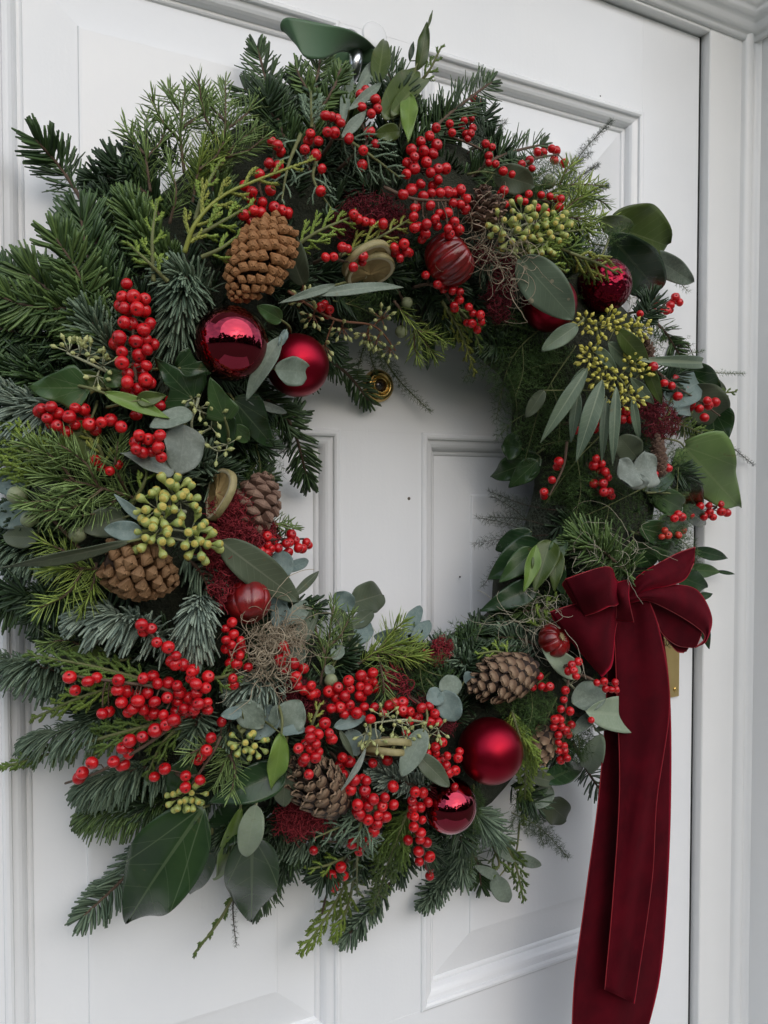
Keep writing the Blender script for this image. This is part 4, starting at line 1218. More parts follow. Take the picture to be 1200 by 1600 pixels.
# ------------------------------------------------------------------ juniper sprigs
juniper('pale juniper spike, leftmost of the upright juniper tips', [(235, 300, -.006), (228, 240, .006), (230, 180, .012)], 'juniper', .019, 26, ((.45, 40, .035), (.5, -38, .03)))
juniper('juniper sprig with reddish stem, second upright tip from the left', [(288, 270, -.006), (282, 205, .006), (290, 135, .012)], 'juniper', .018, 30, ((.4, -42, .04), (.55, 40, .045), (.7, -35, .03)))
juniper('tallest pale juniper sprig left of the dark top fir', [(345, 270, -.006), (352, 200, .006), (352, 125, .012)], 'juniper', .018, 34, ((.3, -40, .05), (.5, 42, .045), (.6, -38, .04)))
juniper('juniper tip bending right below the tallest juniper', [(330, 290, -.004), (360, 235, .008), (400, 200, .012)], 'juniper', .017, 28, ((.4, 40, .035),))
juniper('juniper tuft above the yellow cypress branch', [(300, 320, -.004), (310, 265, .008), (320, 220, .01)], 'juniper_bright', .017, 30, ((.5, 40, .03),))
juniper('grey green juniper tuft amid the firs left of the cypress', [(265, 350, -.004), (275, 300, .008), (262, 250, .01)], 'juniper', .016, 26)
juniper('long spiky juniper sprig lying level above the three round green fruits', [(230, 785, 0), (150, 760, .012), (62, 742, .016)], 'juniper', .022, 40, ((.3, -55, .04), (.45, -50, .045), (.5, 45, .04), (.65, -45, .04), (.7, 40, .04)), wid=.0016)
juniper('spiky juniper tip below the horizontal berries', [(200, 770, 0), (180, 730, .012), (185, 690, .014)], 'juniper', .018, 22)
juniper('juniper tuft left of the brown cone under the long narrow leaf', [(160, 890, 0), (120, 888, .010), (78, 890, .012)], 'juniper_bright', .020, 26, ((.5, 50, .03), (.4, -60, .04)))
juniper('juniper tuft pointing down left of the brown cone', [(150, 880, 0), (145, 915, .010), (128, 950, .01)], 'juniper_bright', .017, 22)
juniper('bright juniper tip at the top of the ring opening', [(615, 470, -.008), (650, 515, -.002), (682, 560, 0)], 'juniper_bright', .018, 30, ((.5, 40, .03), (.55, -40, .03)))
juniper('bright long juniper sprig at the upper right under the round green fruit', [(830, 350, -.004), (890, 340, .008), (968, 348, .014)], 'juniper_bright', .022, 36, ((.4, -40, .04), (.6, 35, .03)), wid=.0015)
juniper('juniper sprig reaching right above the bright long one', [(830, 320, -.004), (885, 290, .006), (945, 290, .012)], 'juniper_bright', .018, 32, ((.4, -35, .04), (.6, 35, .03)))
juniper('juniper tuft in front of the dark leaves at the upper right', [(900, 320, -.004), (925, 310, .008), (950, 320, .012)], 'juniper', .016, 20)
juniper('upright dark juniper at the ring opening beside the grey eucalyptus', [(500, 1070, -.006), (512, 1010, .0), (522, 940, .006)], 'juniper', .017, 32, ((.4, -35, .04), (.5, 35, .035)))
juniper('bright juniper fan above the dense lower berries', [(555, 1040, 0), (600, 1012, .010), (650, 1005, .012)], 'juniper_bright', .022, 34, ((.4, 45, .04), (.5, -40, .03), (.6, 40, .03)))
juniper('juniper shoot hanging down over the dense lower berries', [(590, 1020, .004), (598, 1060, .014), (602, 1098, .014)], 'juniper', .018, 18)
juniper('pale juniper tuft in the shade above the dark left pointing leaf', [(375, 1160, -.002), (355, 1185, .008), (338, 1225, .010)], 'juniper', .018, 28, ((.3, 50, .04), (.4, -50, .03)))
juniper('tiny juniper tip right of the plum coloured cone', [(420, 815, -.008), (438, 820, -.004), (462, 825, 0)], 'juniper', .015, 14)
juniper('juniper spikes left of the level cypress at the left', [(130, 1010, -.01), (105, 1000, -.004), (75, 1005, 0)], 'juniper', .018, 18)

# ------------------------------------------------------------------ cypress sprays
cypress('yellow stemmed cypress branch reaching up right above the tan cone', [(288, 395, .01), (305, 350, .018), (345, 308, .022), (405, 280, .022), (492, 248, .022)], 'cypress_yellow', .022, .011, .0065, .0036, 'cypress_yellow', ang=38, shape=.5)
cypress('yellow green cypress side branch pointing at the mid left berries', [(300, 372, .012), (340, 350, .02), (395, 318, .02)], 'cypress_bright', .018, .0085, .0055, .0038, 'twig_green', ang=40)
cypress('upright yellow green cypress twig left of the yellow stemmed branch', [(305, 345, .012), (318, 300, .018), (345, 250, .018)], 'cypress_bright', .013, .0090, .0060, .0038, ang=38)
cypress('small cypress twig just over the tan cone', [(315, 402, .01), (345, 388, .018), (375, 366, .018)], 'cypress_bright', .014, .0080, .0055, .0036)
cypress('scaly cypress twig standing in the dark firs at the upper left', [(240, 440, .006), (238, 370, .014), (246, 312, .016)], 'cypress_bright', .016, .0085, .0055, .0036)
cypress('scaly cypress twig bending left in the dark firs', [(262, 440, .006), (232, 410, .014), (198, 378, .016)], 'cypress_bright', .014, .0085, .0055, .0036)
cypress('green cypress spray right of the tan cone', [(455, 390, .0), (500, 360, .012), (560, 335, .014)], 'cypress_bright', .024, .0055, .0045, .0030)
cypress('olive cypress spray over the dark red moss at the top', [(530, 400, .0), (590, 372, .012), (645, 340, .014)], 'cypress_yellow', .022, .0055, .0045, .0030)
cypress('lacy blue green cypress over the top berries', [(530, 210, .004), (575, 240, .016), (625, 278, .018)], 'cypress_blue', .034, .0060, .0050, .0042, lacy=True, ang=48)
cypress('lacy blue cypress tangle left of the dark red moss', [(500, 235, .0), (490, 280, .01), (520, 330, .01)], 'cypress_blue', .030, .0075, .0060, .0042, lacy=True, ang=48)
cypress('lacy cypress threads under the top berries at the left', [(470, 210, .0), (450, 260, .008), (440, 315, .008)], 'cypress_blue', .026, .0080, .0065, .0042, lacy=True)
cypress('straight cypress twig in front of the upright top fir', [(487, 200, .004), (486, 160, .014), (485, 112, .016)], 'cypress_blue', .020, .0080, .0070, .0040, ang=40)
cypress('small cypress tip at the top beside the curled olive leaf', [(655, 130, -.004), (672, 108, .004), (690, 72, .008)], 'cypress', .013, .0055, .0045, .0032)
cypress('bright cypress fan beneath the pale green ivy fruits', [(800, 385, .0), (870, 365, .012), (945, 355, .014)], 'cypress_bright', .028, .0055, .0045, .0032)
cypress('bright cypress tips left of the crackled red ball', [(810, 390, .0), (845, 405, .012), (885, 425, .012)], 'cypress_bright', .020, .0060, .0050, .0034)
cypress('yellow green cypress hanging across the crackled red ball', [(890, 395, .006), (935, 412, .020), (985, 440, .022)], 'cypress_yellow', .020, .0075, .0055, .0034, droop=.3)
cypress('dark green cypress mass below the pale ivy fruits', [(850, 380, -.004), (900, 400, .004), (930, 440, .004)], 'cypress', .026, .0050, .0042, .0030)
cypress('bright cypress spray at the left edge below the silvery fir', [(110, 735, -.004), (45, 705, .008), (-15, 672, .01)], 'cypress_bright', .034, .0045, .0040, .0032)
cypress('second bright cypress spray at the left edge above the round fruits', [(90, 760, -.006), (35, 730, .002), (-20, 725, .004)], 'cypress_bright', .026, .0050, .0042, .0032)
cypress('small green cypress tips above the large ivy fruits', [(205, 790, .002), (225, 755, .012), (232, 725, .012)], 'cypress_bright', .016, .0060, .0050, .0032)
cypress('small olive cypress tip hanging over the yellowish left leaf', [(165, 735, .0), (155, 700, .010), (132, 675, .010)], 'cypress_yellow', .014, .0060, .0050, .0030)
cypress('flat green cypress spray lying level over the left berries', [(235, 1065, -.002), (140, 1040, .008), (40, 1022, .010)], 'cypress', .026, .0050, .0042, .0034, ang=30)
cypress('green cypress spray reaching left below the two lone left berries', [(210, 1065, -.004), (125, 1090, .004), (48, 1125, .008)], 'cypress_bright', .022, .0062, .0048, .0036, ang=30)
cypress('long cypress frond crossing the left photo edge at the bottom left', [(265, 1125, -.004), (170, 1150, .004), (70, 1180, .008), (-5, 1202, .01)], 'cypress', .030, .0055, .0046, .0036, ang=30, shape=1.0)
cypress('dark cypress frond behind the berry twig at the lower left', [(300, 1120, -.008), (255, 1160, .0), (228, 1215, .002)], 'cypress', .022, .0060, .0048, .0034, ang=32)
cypress('cypress tips between the silver rosette and the dry tan moss', [(330, 1060, -.002), (355, 1055, .008), (385, 1030, .008)], 'cypress', .018, .0055, .0046, .0032)
cypress('broad green cypress fan hanging at the bottom centre', [(640, 1260, -.004), (610, 1340, .008), (580, 1430, .010)], 'cypress', .040, .0045, .0040, .0034, ang=28)
cypress('yellow green cypress tail, lowest sprig of the wreath', [(575, 1300, -.008), (530, 1400, .002), (470, 1492, .006)], 'cypress_bright', .026, .0075, .0055, .0040, ang=30, shape=.5)
cypress('second yellow green cypress tip beside the lowest one', [(560, 1330, -.008), (545, 1410, .0), (520, 1470, .004)], 'cypress_bright', .020, .0080, .0058, .0040, ang=30, shape=.6)
cypress('tiny cypress tip pointing left near the low single berries', [(540, 1340, -.006), (510, 1352, 0), (480, 1358, .004)], 'cypress_bright', .012, .0065, .0050, .0034)
cypress('lacy blue cypress hanging under the bottom berries', [(580, 1240, .0), (560, 1310, .014), (558, 1400, .014)], 'cypress_blue', .036, .0070, .0058, .0044, lacy=True, ang=42)
cypress('lacy blue cypress reaching left from the bottom berries', [(590, 1260, .0), (545, 1285, .010), (490, 1310, .012)], 'cypress_blue', .030, .0075, .0060, .0044, lacy=True, ang=42)
cypress('bright cypress hanging right of the large satin bauble', [(800, 1110, .004), (820, 1190, .016), (818, 1290, .014)], 'cypress_bright', .026, .0050, .0042, .0034, ang=32, droop=.2)
cypress('bright cypress tips over the small cone at the right bottom', [(815, 1150, .006), (830, 1185, .018), (855, 1212, .018)], 'cypress_bright', .018, .0060, .0048, .0034)
cypress('green cypress tip, lowest on the right bottom', [(780, 1300, -.004), (805, 1350, .004), (818, 1408, .008)], 'cypress', .024, .0060, .0048, .0036, ang=32)
cypress('dark cypress tips left of the low right tip', [(770, 1320, -.008), (780, 1350, 0), (768, 1365, .002)], 'cypress', .020, .0060, .0048, .0034)
cypress('thin bare looking cypress twig hanging below the heart shaped ivy leaf', [(372, 1385, -.008), (345, 1435, 0), (304, 1490, .004)], 'cypress', .009, .0090, .0070, .0040, ang=24)
cypress('green cypress spray pointing right beside the pale ivy leaf', [(1030, 655, .0), (1075, 668, .010), (1125, 692, .010)], 'cypress', .026, .0050, .0042, .0032)
cypress('small cypress tip sticking out at the right edge over the frame', [(1095, 620, -.004), (1122, 615, .004), (1150, 612, .008)], 'cypress', .014, .0060, .0048, .0034)
cypress('yellowish cypress tip hanging into the ring opening from the top', [(690, 470, -.01), (722, 525, -.004), (742, 585, 0)], 'cypress_yellow', .016, .0060, .0048, .0034, ang=30)
cypress('dark cypress hanging beside the yellowish tip at the opening', [(705, 470, -.008), (735, 505, 0), (752, 550, 0)], 'cypress', .016, .0060, .0048, .0032, ang=30)
cypress('bright cypress above the right lower cone', [(800, 1025, -.004), (775, 1018, .002), (745, 1022, .004)], 'cypress_bright', .016, .0055, .0045, .0032)
cypress('bright cypress left of the red pod and bow', [(850, 990, -.006), (845, 965, .002), (870, 930, .002)], 'cypress_bright', .018, .0055, .0045, .0032)
cypress('variegated cypress tip above the spiral tipped cone', [(480, 1150, .004), (490, 1125, .012), (500, 1100, .012)], 'cypress_yellow', .010, .0055, .0045, .0030)

# ------------------------------------------------------------------ fern fronds
fern('dense dark fern hanging from the right top of the ring opening', [(860, 500, 0), (800, 560, .004), (775, 655, .004)], 'fern', .042, .0030, .007, ((.2, 50, .06), (.35, -45, .05), (.5, 45, .05), (.65, -40, .04)), 1.0)
fern('dark fern right of the hanging one, behind the long eucalyptus leaves', [(900, 540, 0), (850, 620, .006), (820, 720, .004)], 'fern', .045, .0030, .007, ((.2, 45, .06), (.4, -45, .06), (.6, 45, .05)), 1.0)
fern('dark fern between the berries at the right middle', [(960, 660, 0), (900, 720, .006), (850, 790, .004)], 'fern', .045, .0030, .007, ((.3, 45, .06), (.5, -45, .06)), 1.0)
fern('dark fern above the bow and pale threads', [(1010, 760, 0), (950, 790, .006), (880, 820, .004)], 'fern', .045, .0030, .007, ((.3, 45, .06), (.5, -45, .05)), 1.0)
fern('grey fern wisp pointing left, uppermost of three at the opening', [(890, 800, -.008), (825, 790, -.008), (765, 768, -.006)], 'fern_grey', .012, .0024, .0065, (), 1.1)
fern('grey fern wisp pointing left, middle one of three at the opening', [(880, 830, -.008), (820, 812, -.008), (765, 808, -.006)], 'fern_grey', .016, .0024, .0065, ((.5, 30, .04),), 1.1)
fern('grey fern wisp drooping left, lowest of three at the opening', [(880, 835, -.008), (815, 845, -.008), (755, 915, -.004)], 'fern_grey', .020, .0024, .0065, ((.35, 35, .06), (.5, 30, .05), (.5, -30, .04)), 1.0)
fern('dark fern feather rising highest at the upper right over the door panel', [(870, 320, -.006), (905, 245, .0), (956, 188, .004)], 'fern_grey', .008, .0022, .0050, ((.45, 20, .035),), .8)
fern('short fern feather below the highest one at the upper right', [(880, 310, -.006), (905, 278, 0), (935, 257, .004)], 'fern_grey', .006, .0022, .0045, (), .8)
fern('wispy fern tip above the bright juniper at the upper right', [(900, 310, -.006), (930, 295, 0), (950, 290, .004)], 'fern', .010, .0024, .005, (), .8)
fern('fine fern haze behind the fir at the top right', [(730, 240, -.012), (760, 215, -.008), (790, 190, -.004)], 'fern_grey', .018, .0035, .006, (), .6)
fern('thin dark fern feather pointing right over the door frame', [(1050, 560, -.006), (1100, 580, .0), (1163, 584, .006)], 'fern', .005, .0022, .0042, ((.1, -50, .035),), .8)
fern('thin grey fern feather pointing down right beside the pale ivy leaf', [(1090, 660, -.006), (1135, 692, .0), (1177, 726, .006)], 'fern_grey', .005, .0020, .0045, (), 1.0)
fern('green fern wisp hanging right below the bottom bauble group', [(800, 1270, -.008), (845, 1295, -.002), (888, 1340, .0)], 'fern', .018, .0026, .0065, ((.35, -35, .035), (.5, 30, .03)), .9)
fern('fern feather hanging from the top into the opening beside the brass viewer', [(590, 540, -.008), (620, 590, -.006), (672, 643, -.004)], 'fern', .010, .0024, .0060, (), .9)
fern('three thin fern strands hanging over the brass viewer', [(575, 520, -.008), (580, 560, -.008), (588, 585, -.006)], 'fern', .006, .0026, .005, ((.1, 22, .05), (.1, -20, .04)), .7)
fern('bright fern mass between right lower cone and the berry column', [(860, 1050, .0), (820, 1085, .012), (775, 1100, .010)], 'fern', .040, .0028, .008, ((.2, 40, .05), (.4, -40, .05)), 1.2)
fern('bright fern beneath the right lower cone by the small cone', [(870, 1090, 0), (850, 1130, .010), (830, 1150, .008)], 'fern', .036, .0028, .008, ((.3, 40, .04),), 1.2)
fern('fern tuft over the velvet tail beside the pale eucalyptus', [(890, 1120, 0), (905, 1160, .008), (900, 1190, .008)], 'fern', .024, .0028, .007, (), 1.0)
fern('fern haze above the dense lower berries', [(640, 1030, -.004), (670, 1050, .008), (715, 1062, .008)], 'fern', .028, .0030, .007, ((.3, 40, .04),), 1.0)
fern('fern haze around the plum coloured cone at the opening', [(400, 690, -.006), (405, 740, -.002), (370, 780, 0)], 'fern', .034, .0030, .007, ((.3, 45, .04),), 1.1)
fern('fine fern hairs inside the ring by the hanging fir', [(410, 690, -.014), (430, 710, -.012), (450, 700, -.01)], 'fern_grey', .016, .0040, .006, (), .6)
fern('dark fern between olive leaves and crackled ball at the upper right', [(920, 380, 0), (970, 390, .010), (1030, 420, .012)], 'fern', .024, .0030, .007, ((.3, -35, .05), (.5, 30, .05)), .9)
fern('fern feather hanging off the upper right big leaf', [(1000, 400, .0), (1040, 420, .008), (1075, 455, .010)], 'fern', .014, .0028, .006, (), .8)
fern('grey fern haze at the right edge above the berry twig', [(1060, 540, -.008), (1075, 540, -.004), (1085, 560, 0)], 'fern_grey', .018, .0035, .006, (), .7)
fern('fern wisp hanging right of the bow top', [(1010, 830, -.004), (1065, 845, .004), (1095, 885, .006)], 'fern', .022, .0034, .007, ((.4, 40, .03),), .8)
fern('fine dark wisp hanging at the lower left under the ivy leaf', [(366, 1385, -.008), (364, 1425, -.004), (369, 1476, 0)], 'fern_grey', .003, .0020, .0035, (), .8)
fern('dark fern over the cone at the upper right', [(780, 260, 0), (765, 280, .012), (745, 300, .014)], 'fern', .016, .0030, .006, (), 1.0)
fern('fern behind the upper right berry twig', [(800, 310, -.006), (840, 275, .004), (880, 255, .004)], 'fern', .028, .0032, .007, ((.3, 35, .05),), .9)
fern('fern strands over the seeded twig above the opening', [(520, 470, -.006), (560, 480, .002), (600, 500, .002)], 'fern', .026, .0030, .007, ((.3, -40, .04),), 1.0)
fern('green fern curtain left of the lower satin bauble cypress', [(740, 1225, .002), (740, 1290, .012), (735, 1370, .010)], 'fern', .010, .0022, .006, (), 1.2)
# ------------------------------------------------------------------ leaves
IVY = 'ivy leaves in the wreath'; EUC = 'eucalyptus leaves in the wreath'; GRN = 'broad green leaves in the wreath'
leaf('ivy_leaf', 'largest dark ivy leaf hanging at the bottom left', 'ivy leaf', (318, 1262), (200, 1441), 114, 'ovate', 'ivy_dark', [(330, 1256, .006), (345, 1240, 0)], .016, .012, group=IVY, arch=.16, fold=.26, roll=-8, wave=.07)
leaf('ivy_leaf', 'heart shaped dark ivy leaf hanging at the bottom, right of the pale leaf', 'ivy leaf', (394, 1305), (393, 1440), 84, 'ovate', 'ivy_dark', None, .012, .008, group=IVY, arch=.05, fold=.12)
leaf('broad_leaf', 'dark glossy leaf pointing left above the largest ivy leaf', 'leaf', (445, 1205), (327, 1254), 62, 'point', 'laurel_dark', None, .018, .018, group=GRN, arch=.10, fold=.2)
leaf('broad_leaf', 'dark leaf tucked behind the largest ivy leaf', 'leaf', (395, 1250), (318, 1330), 66, 'point', 'laurel_dark', None, .006, .004, group=GRN)
leaf('broad_leaf', 'dark pointed leaf tip peeping below the largest ivy leaf', 'leaf', (330, 1310), (298, 1396), 44, 'point', 'laurel_dark', None, .004, .004, group=GRN)
leaf('broad_leaf', 'bright green folded leaf hanging beside the largest ivy leaf', 'leaf', (376, 1262), (333, 1374), 34, 'long', 'green_bright', None, .016, .010, group=GRN, roll=28, fold=.4, twist=40, wave=.06)
leaf('broad_leaf', 'bright green wavy leaf left of the spiral tipped cone', 'leaf', (440, 1146), (424, 1232), 36, 'long', 'green_bright', None, .026, .024, group=GRN, fold=.3, wave=.14, roll=15)
leaf('broad_leaf', 'dark upright leaf edge behind the bright wavy leaf', 'leaf', (448, 1160), (432, 1230), 26, 'long', 'laurel_dark', None, .018, .016, group=GRN)
leaf('eucalyptus_leaf', 'pale pear shaped eucalyptus leaf hanging over the heart shaped ivy leaf', 'eucalyptus leaf', (400, 1258), (384, 1338), 40, 'oval', 'euc_pale', [(408, 1235, .012), (404, 1205, .006)], .022, .022, 'twig_pale', group=EUC, arch=.12, wave=.05)
leaf('eucalyptus_leaf', 'dull grey leaf under the spiral tipped cone', 'eucalyptus leaf', (448, 1195), (442, 1260), 38, 'oval', 'euc_olive', None, .018, .016, group=EUC, wave=.06)
leaf('broad_leaf', 'dark leaf left of the pale pear shaped leaf', 'leaf', (392, 1250), (360, 1340), 40, 'point', 'laurel_dark', None, .004, .0, group=GRN)
leaf('ivy_leaf', 'veined ivy leaf pointing left at the left middle above the horizontal berries', 'ivy leaf', (134, 606), (45, 606), 66, 'ivy', 'ivy_mid', None, .018, .016, group=IVY, arch=.08, fold=.15)
leaf('broad_leaf', 'light green narrow leaf crossing under the tall berry column', 'leaf', (163, 614), (265, 654), 27, 'long', 'green_bright', None, .026, .026, group=GRN, roll=20, fold=.35, arch=.08)
leaf('broad_leaf', 'small folded green leaf at the foot of the tall berry column', 'leaf', (214, 626), (260, 618), 26, 'point', 'olive_leaf', None, .026, .026, group=GRN, fold=.3, arch=.15)
leaf('broad_leaf', 'small round green leaf left of the tall berry column', 'leaf', (190, 582), (165, 602), 30, 'round', 'ivy_mid', None, .018, .018, group=GRN)
leaf('broad_leaf', 'dark olive leaf behind the veined left ivy leaf', 'leaf', (165, 600), (100, 590), 36, 'oval', 'olive_leaf', None, .008, .006, group=GRN)
leaf('broad_leaf', 'yellowish green leaf below the horizontal berries', 'leaf', (140, 660), (112, 722), 62, 'round', 'olive_leaf', None, .008, .008, group=GRN)
leaf('ivy_leaf', 'dark lobed ivy leaf right of the tall berry column', 'ivy leaf', (300, 622), (240, 557), 86, 'lobed', 'ivy_dark', None, .014, .020, group=IVY, arch=.1, fold=.18)
leaf('ivy_leaf', 'dark ivy leaf pointing right under the glossy left bauble', 'ivy leaf', (278, 575), (350, 577), 62, 'lobed', 'ivy_dark', None, .014, .020, group=IVY, arch=.1)
leaf('ivy_leaf', 'small dark ivy leaf with raised tip between bauble and seed twig', 'ivy leaf', (352, 655), (328, 590), 48, 'ivy', 'ivy_mid', None, .020, .024, group=IVY, fold=.25)
leaf('ivy_leaf', 'dark white veined ivy leaf beside the ring opening at the left', 'ivy leaf', (366, 626), (428, 698), 64, 'ivy', 'ivy_dark', [(358, 616, .010), (347, 618, .004)], .012, .006, group=IVY, arch=.06, fold=.12)
leaf('broad_leaf', 'small green leaf behind the white veined ivy leaf', 'leaf', (366, 665), (388, 690), 26, 'oval', 'ivy_mid', None, .006, .004, group=GRN)
leaf('broad_leaf', 'dark leaf in the shade left of the white veined ivy leaf', 'leaf', (345, 640), (360, 705), 40, 'point', 'laurel_dark', None, .004, .0, group=GRN)
leaf_sprig('eucalyptus_sprig', 'grey folded eucalyptus leaves holding the berry cluster at left middle', 'eucalyptus sprig', [(300, 630, .008), (290, 660, .010), (285, 690, .010)],
           [((288, 664), (278, 742), 62, 'oval', dict(mat='euc_silver', roll=30, db=.014, dt=.016)), ((272, 738), (188, 708), 34, 'point', dict(mat='euc_silver', roll=-35, db=.018, dt=.020)),
            ((300, 645), (234, 668), 30, 'oval', dict(mat='euc_grey', roll=-25, db=.022, dt=.026)), ((285, 745), (248, 742), 26, 'oval', dict(mat='euc_olive', db=.006, dt=.006))], 'euc_grey', EUC)
leaf('eucalyptus_leaf', 'small pale blue leaf over the brown cone, left of the ivy fruits', 'eucalyptus leaf', (222, 832), (163, 826), 32, 'oval', 'euc_blue', None, .026, .026, group=EUC)
leaf('eucalyptus_leaf', 'narrow blue leaf above the pale blue leaf', 'eucalyptus leaf', (224, 815), (178, 772), 17, 'long', 'euc_blue', None, .024, .026, group=EUC)
leaf('eucalyptus_leaf', 'dark olive leaf behind the pale blue leaf', 'eucalyptus leaf', (196, 808), (128, 826), 48, 'oval', 'euc_olive', None, .014, .014, group=EUC)
leaf('eucalyptus_leaf', 'long narrow leaf running off the left photo edge over the brown cone', 'eucalyptus leaf', (203, 846), (-12, 888), 21, 'long', 'euc_olive', None, .030, .040, group=EUC, roll=50, arch=.05, twist=20)
leaf('eucalyptus_leaf', 'large dark eucalyptus leaf over the red moss beside the opening', 'eucalyptus leaf', (344, 846), (467, 938), 56, 'oval', 'euc_olive', [(325, 842, .014), (312, 846, .006)], .022, .024, 'twig_red', group=EUC, arch=.05, fold=.1)
leaf_sprig('eucalyptus_sprig', 'small blue eucalyptus sprig by the opening under the large dark leaf', 'eucalyptus sprig', [(420, 1000, -.002), (435, 940, .0), (455, 890, .0)],
           [((440, 905), (440, 860), 38, 'round', {}), ((440, 892), (482, 876), 18, 'oval', {}), ((455, 935), (498, 893), 16, 'long', dict(mat='euc_olive')), ((410, 925), (448, 948), 32, 'oval', dict(dt=.004)),
            ((438, 985), (440, 942), 32, 'round', {}), ((452, 975), (480, 940), 28, 'oval', dict(mat='euc_grey')), ((462, 1000), (485, 950), 20, 'oval', dict(mat='euc_olive')), ((455, 1010), (470, 1040), 32, 'round', dict(mat='euc_grey')), ((430, 1025), (452, 1050), 22, 'oval', {})], 'euc_blue', EUC)
leaf('eucalyptus_leaf', 'thin dark leaf blade standing by the opening left of the juniper', 'eucalyptus leaf', (472, 1010), (498, 955), 13, 'long', 'euc_olive', None, .004, .004, group=EUC)
leaf_sprig('eucalyptus_sprig', 'eucalyptus sprig rising into the opening at the bottom with round top leaf', 'eucalyptus sprig', [(515, 1050, 0), (540, 1000, 0), (556, 945, 0)],
           [((545, 944), (597, 928), 50, 'round', dict(mat='euc_olive', dt=.006)), ((552, 950), (522, 928), 32, 'round', {}), ((547, 1000), (527, 950), 27, 'oval', dict(mat='euc_olive')), ((550, 980), (582, 955), 25, 'oval', dict(mat='euc_olive')),
            ((556, 1005), (578, 972), 30, 'oval', {}), ((520, 1030), (534, 1008), 22, 'round', dict(mat='euc_grey')), ((510, 1040), (520, 1055), 16, 'round', dict(mat='euc_grey'))], 'euc_blue', EUC)
leaf_sprig('eucalyptus_sprig', 'three blue grey eucalyptus leaves standing in the opening above the lower berries', 'eucalyptus sprig', [(620, 1040, -.004), (635, 1010, -.004), (650, 990, -.004)],
           [((638, 1000), (584, 994), 30, 'oval', {}), ((632, 992), (657, 947), 24, 'oval', {}), ((645, 1002), (672, 971), 25, 'oval', {})], 'euc_blue', EUC, d=.0)
leaf_sprig('eucalyptus_sprig', 'broad grey blue eucalyptus leaves around the cut stem above the spiral tipped cone', 'eucalyptus sprig', [(375, 1145, .022), (400, 1120, .016), (425, 1085, .008)],
           [((378, 1112), (345, 1118), 20, 'oval', dict(db=.022, dt=.024)), ((370, 1100), (412, 1135), 42, 'oval', dict(mat='euc_grey', db=.014, dt=.014)), ((432, 1108), (385, 1150), 50, 'round', dict(db=.008, dt=.008)),
            ((440, 1140), (470, 1095), 52, 'oval', dict(mat='euc_grey', db=.014, dt=.018)), ((428, 1135), (432, 1100), 18, 'long', dict(mat='euc_grey', db=.02, dt=.02, roll=40)), ((438, 1145), (480, 1140), 16, 'oval', dict(db=.02, dt=.022, roll=35))], 'euc_blue', EUC, srad=.0022)
leaf_sprig('eucalyptus_sprig', 'pair of round blue eucalyptus leaves left of the right lower cone', 'eucalyptus sprig', [(665, 1060, .004), (690, 1085, .010), (710, 1100, .010)],
           [((692, 1080), (712, 1127), 40, 'round', dict(db=.016, dt=.016)), ((690, 1082), (668, 1096), 30, 'round', dict(db=.014, dt=.014)), ((688, 1082), (718, 1062), 34, 'round', dict(mat='euc_grey', db=.010, dt=.010)), ((725, 1065), (742, 1058), 26, 'oval', dict(db=.004, dt=.004))], 'euc_blue', EUC)
leaf('eucalyptus_leaf', 'grey green eucalyptus leaf over the lime slices at the bottom', 'eucalyptus leaf', (663, 1140), (627, 1213), 37, 'oval', 'euc_grey', None, .032, .032, group=EUC, arch=.06)
leaf('eucalyptus_leaf', 'olive grey leaf hanging over the glossy lower bauble', 'eucalyptus leaf', (652, 1178), (702, 1229), 31, 'oval', 'euc_olive', None, .026, .040, group=EUC, arch=.08)
leaf_sprig('eucalyptus_sprig', 'dark blue leaves under the dense lower berries', 'eucalyptus sprig', [(530, 1150, 0), (545, 1165, .004), (560, 1185, .004)],
           [((522, 1136), (572, 1120), 20, 'oval', dict(db=.012, dt=.012)), ((545, 1140), (560, 1180), 34, 'oval', dict(db=.006, dt=.006)), ((575, 1140), (590, 1165), 28, 'oval', dict(db=.004, dt=.004)), ((530, 1140), (553, 1185), 12, 'long', dict(mat='euc_olive', db=.012, dt=.014))], 'euc_blue', EUC)
leaf('eucalyptus_leaf', 'thin grey leaf blade hanging right of the spiral tipped cone', 'eucalyptus leaf', (572, 1168), (530, 1238), 10, 'long', 'euc_silver', None, .030, .028, group=EUC, roll=40)
leaf_sprig('broad_leaf_sprig', 'olive green wavy leaves rising at the top right of the hanger', 'leaf sprig', [(620, 215, 0), (635, 150, .008), (655, 90, .012)],
           [((652, 110), (668, 36), 24, 'long', dict(wave=.15, twist=50, roll=-10, db=.014, dt=.018)), ((668, 45), (676, 16), 5, 'long', dict(db=.018, dt=.018)), ((600, 185), (650, 110), 46, 'point', dict(db=.014, dt=.014, fold=.3)),
            ((612, 180), (672, 126), 24, 'point', dict(db=.018, dt=.022, roll=25)), ((640, 150), (637, 222), 32, 'long', dict(db=.024, dt=.022, wave=.14, mat='green_bright')), ((590, 130), (600, 62), 32, 'point', dict(db=.012, dt=.012, fold=.3)),
            ((640, 95), (646, 65), 10, 'long', dict(mat='laurel_dark')), ((625, 205), (585, 210), 26, 'oval', dict(db=.008, dt=.006))], 'olive_leaf', GRN)
leaf_sprig('eucalyptus_sprig', 'long silvery eucalyptus leaves between the top berries', 'eucalyptus sprig', [(535, 230, .004), (540, 200, .010), (548, 160, .012)],
           [((533, 205), (548, 103), 20, 'long', dict(db=.016, dt=.018)), ((545, 172), (596, 130), 17, 'long', dict(db=.022, dt=.026)), ((534, 215), (572, 174), 20, 'long', dict(db=.016, dt=.018)), ((555, 150), (585, 98), 20, 'long', dict(db=.006, dt=.006))], 'euc_grey', EUC)
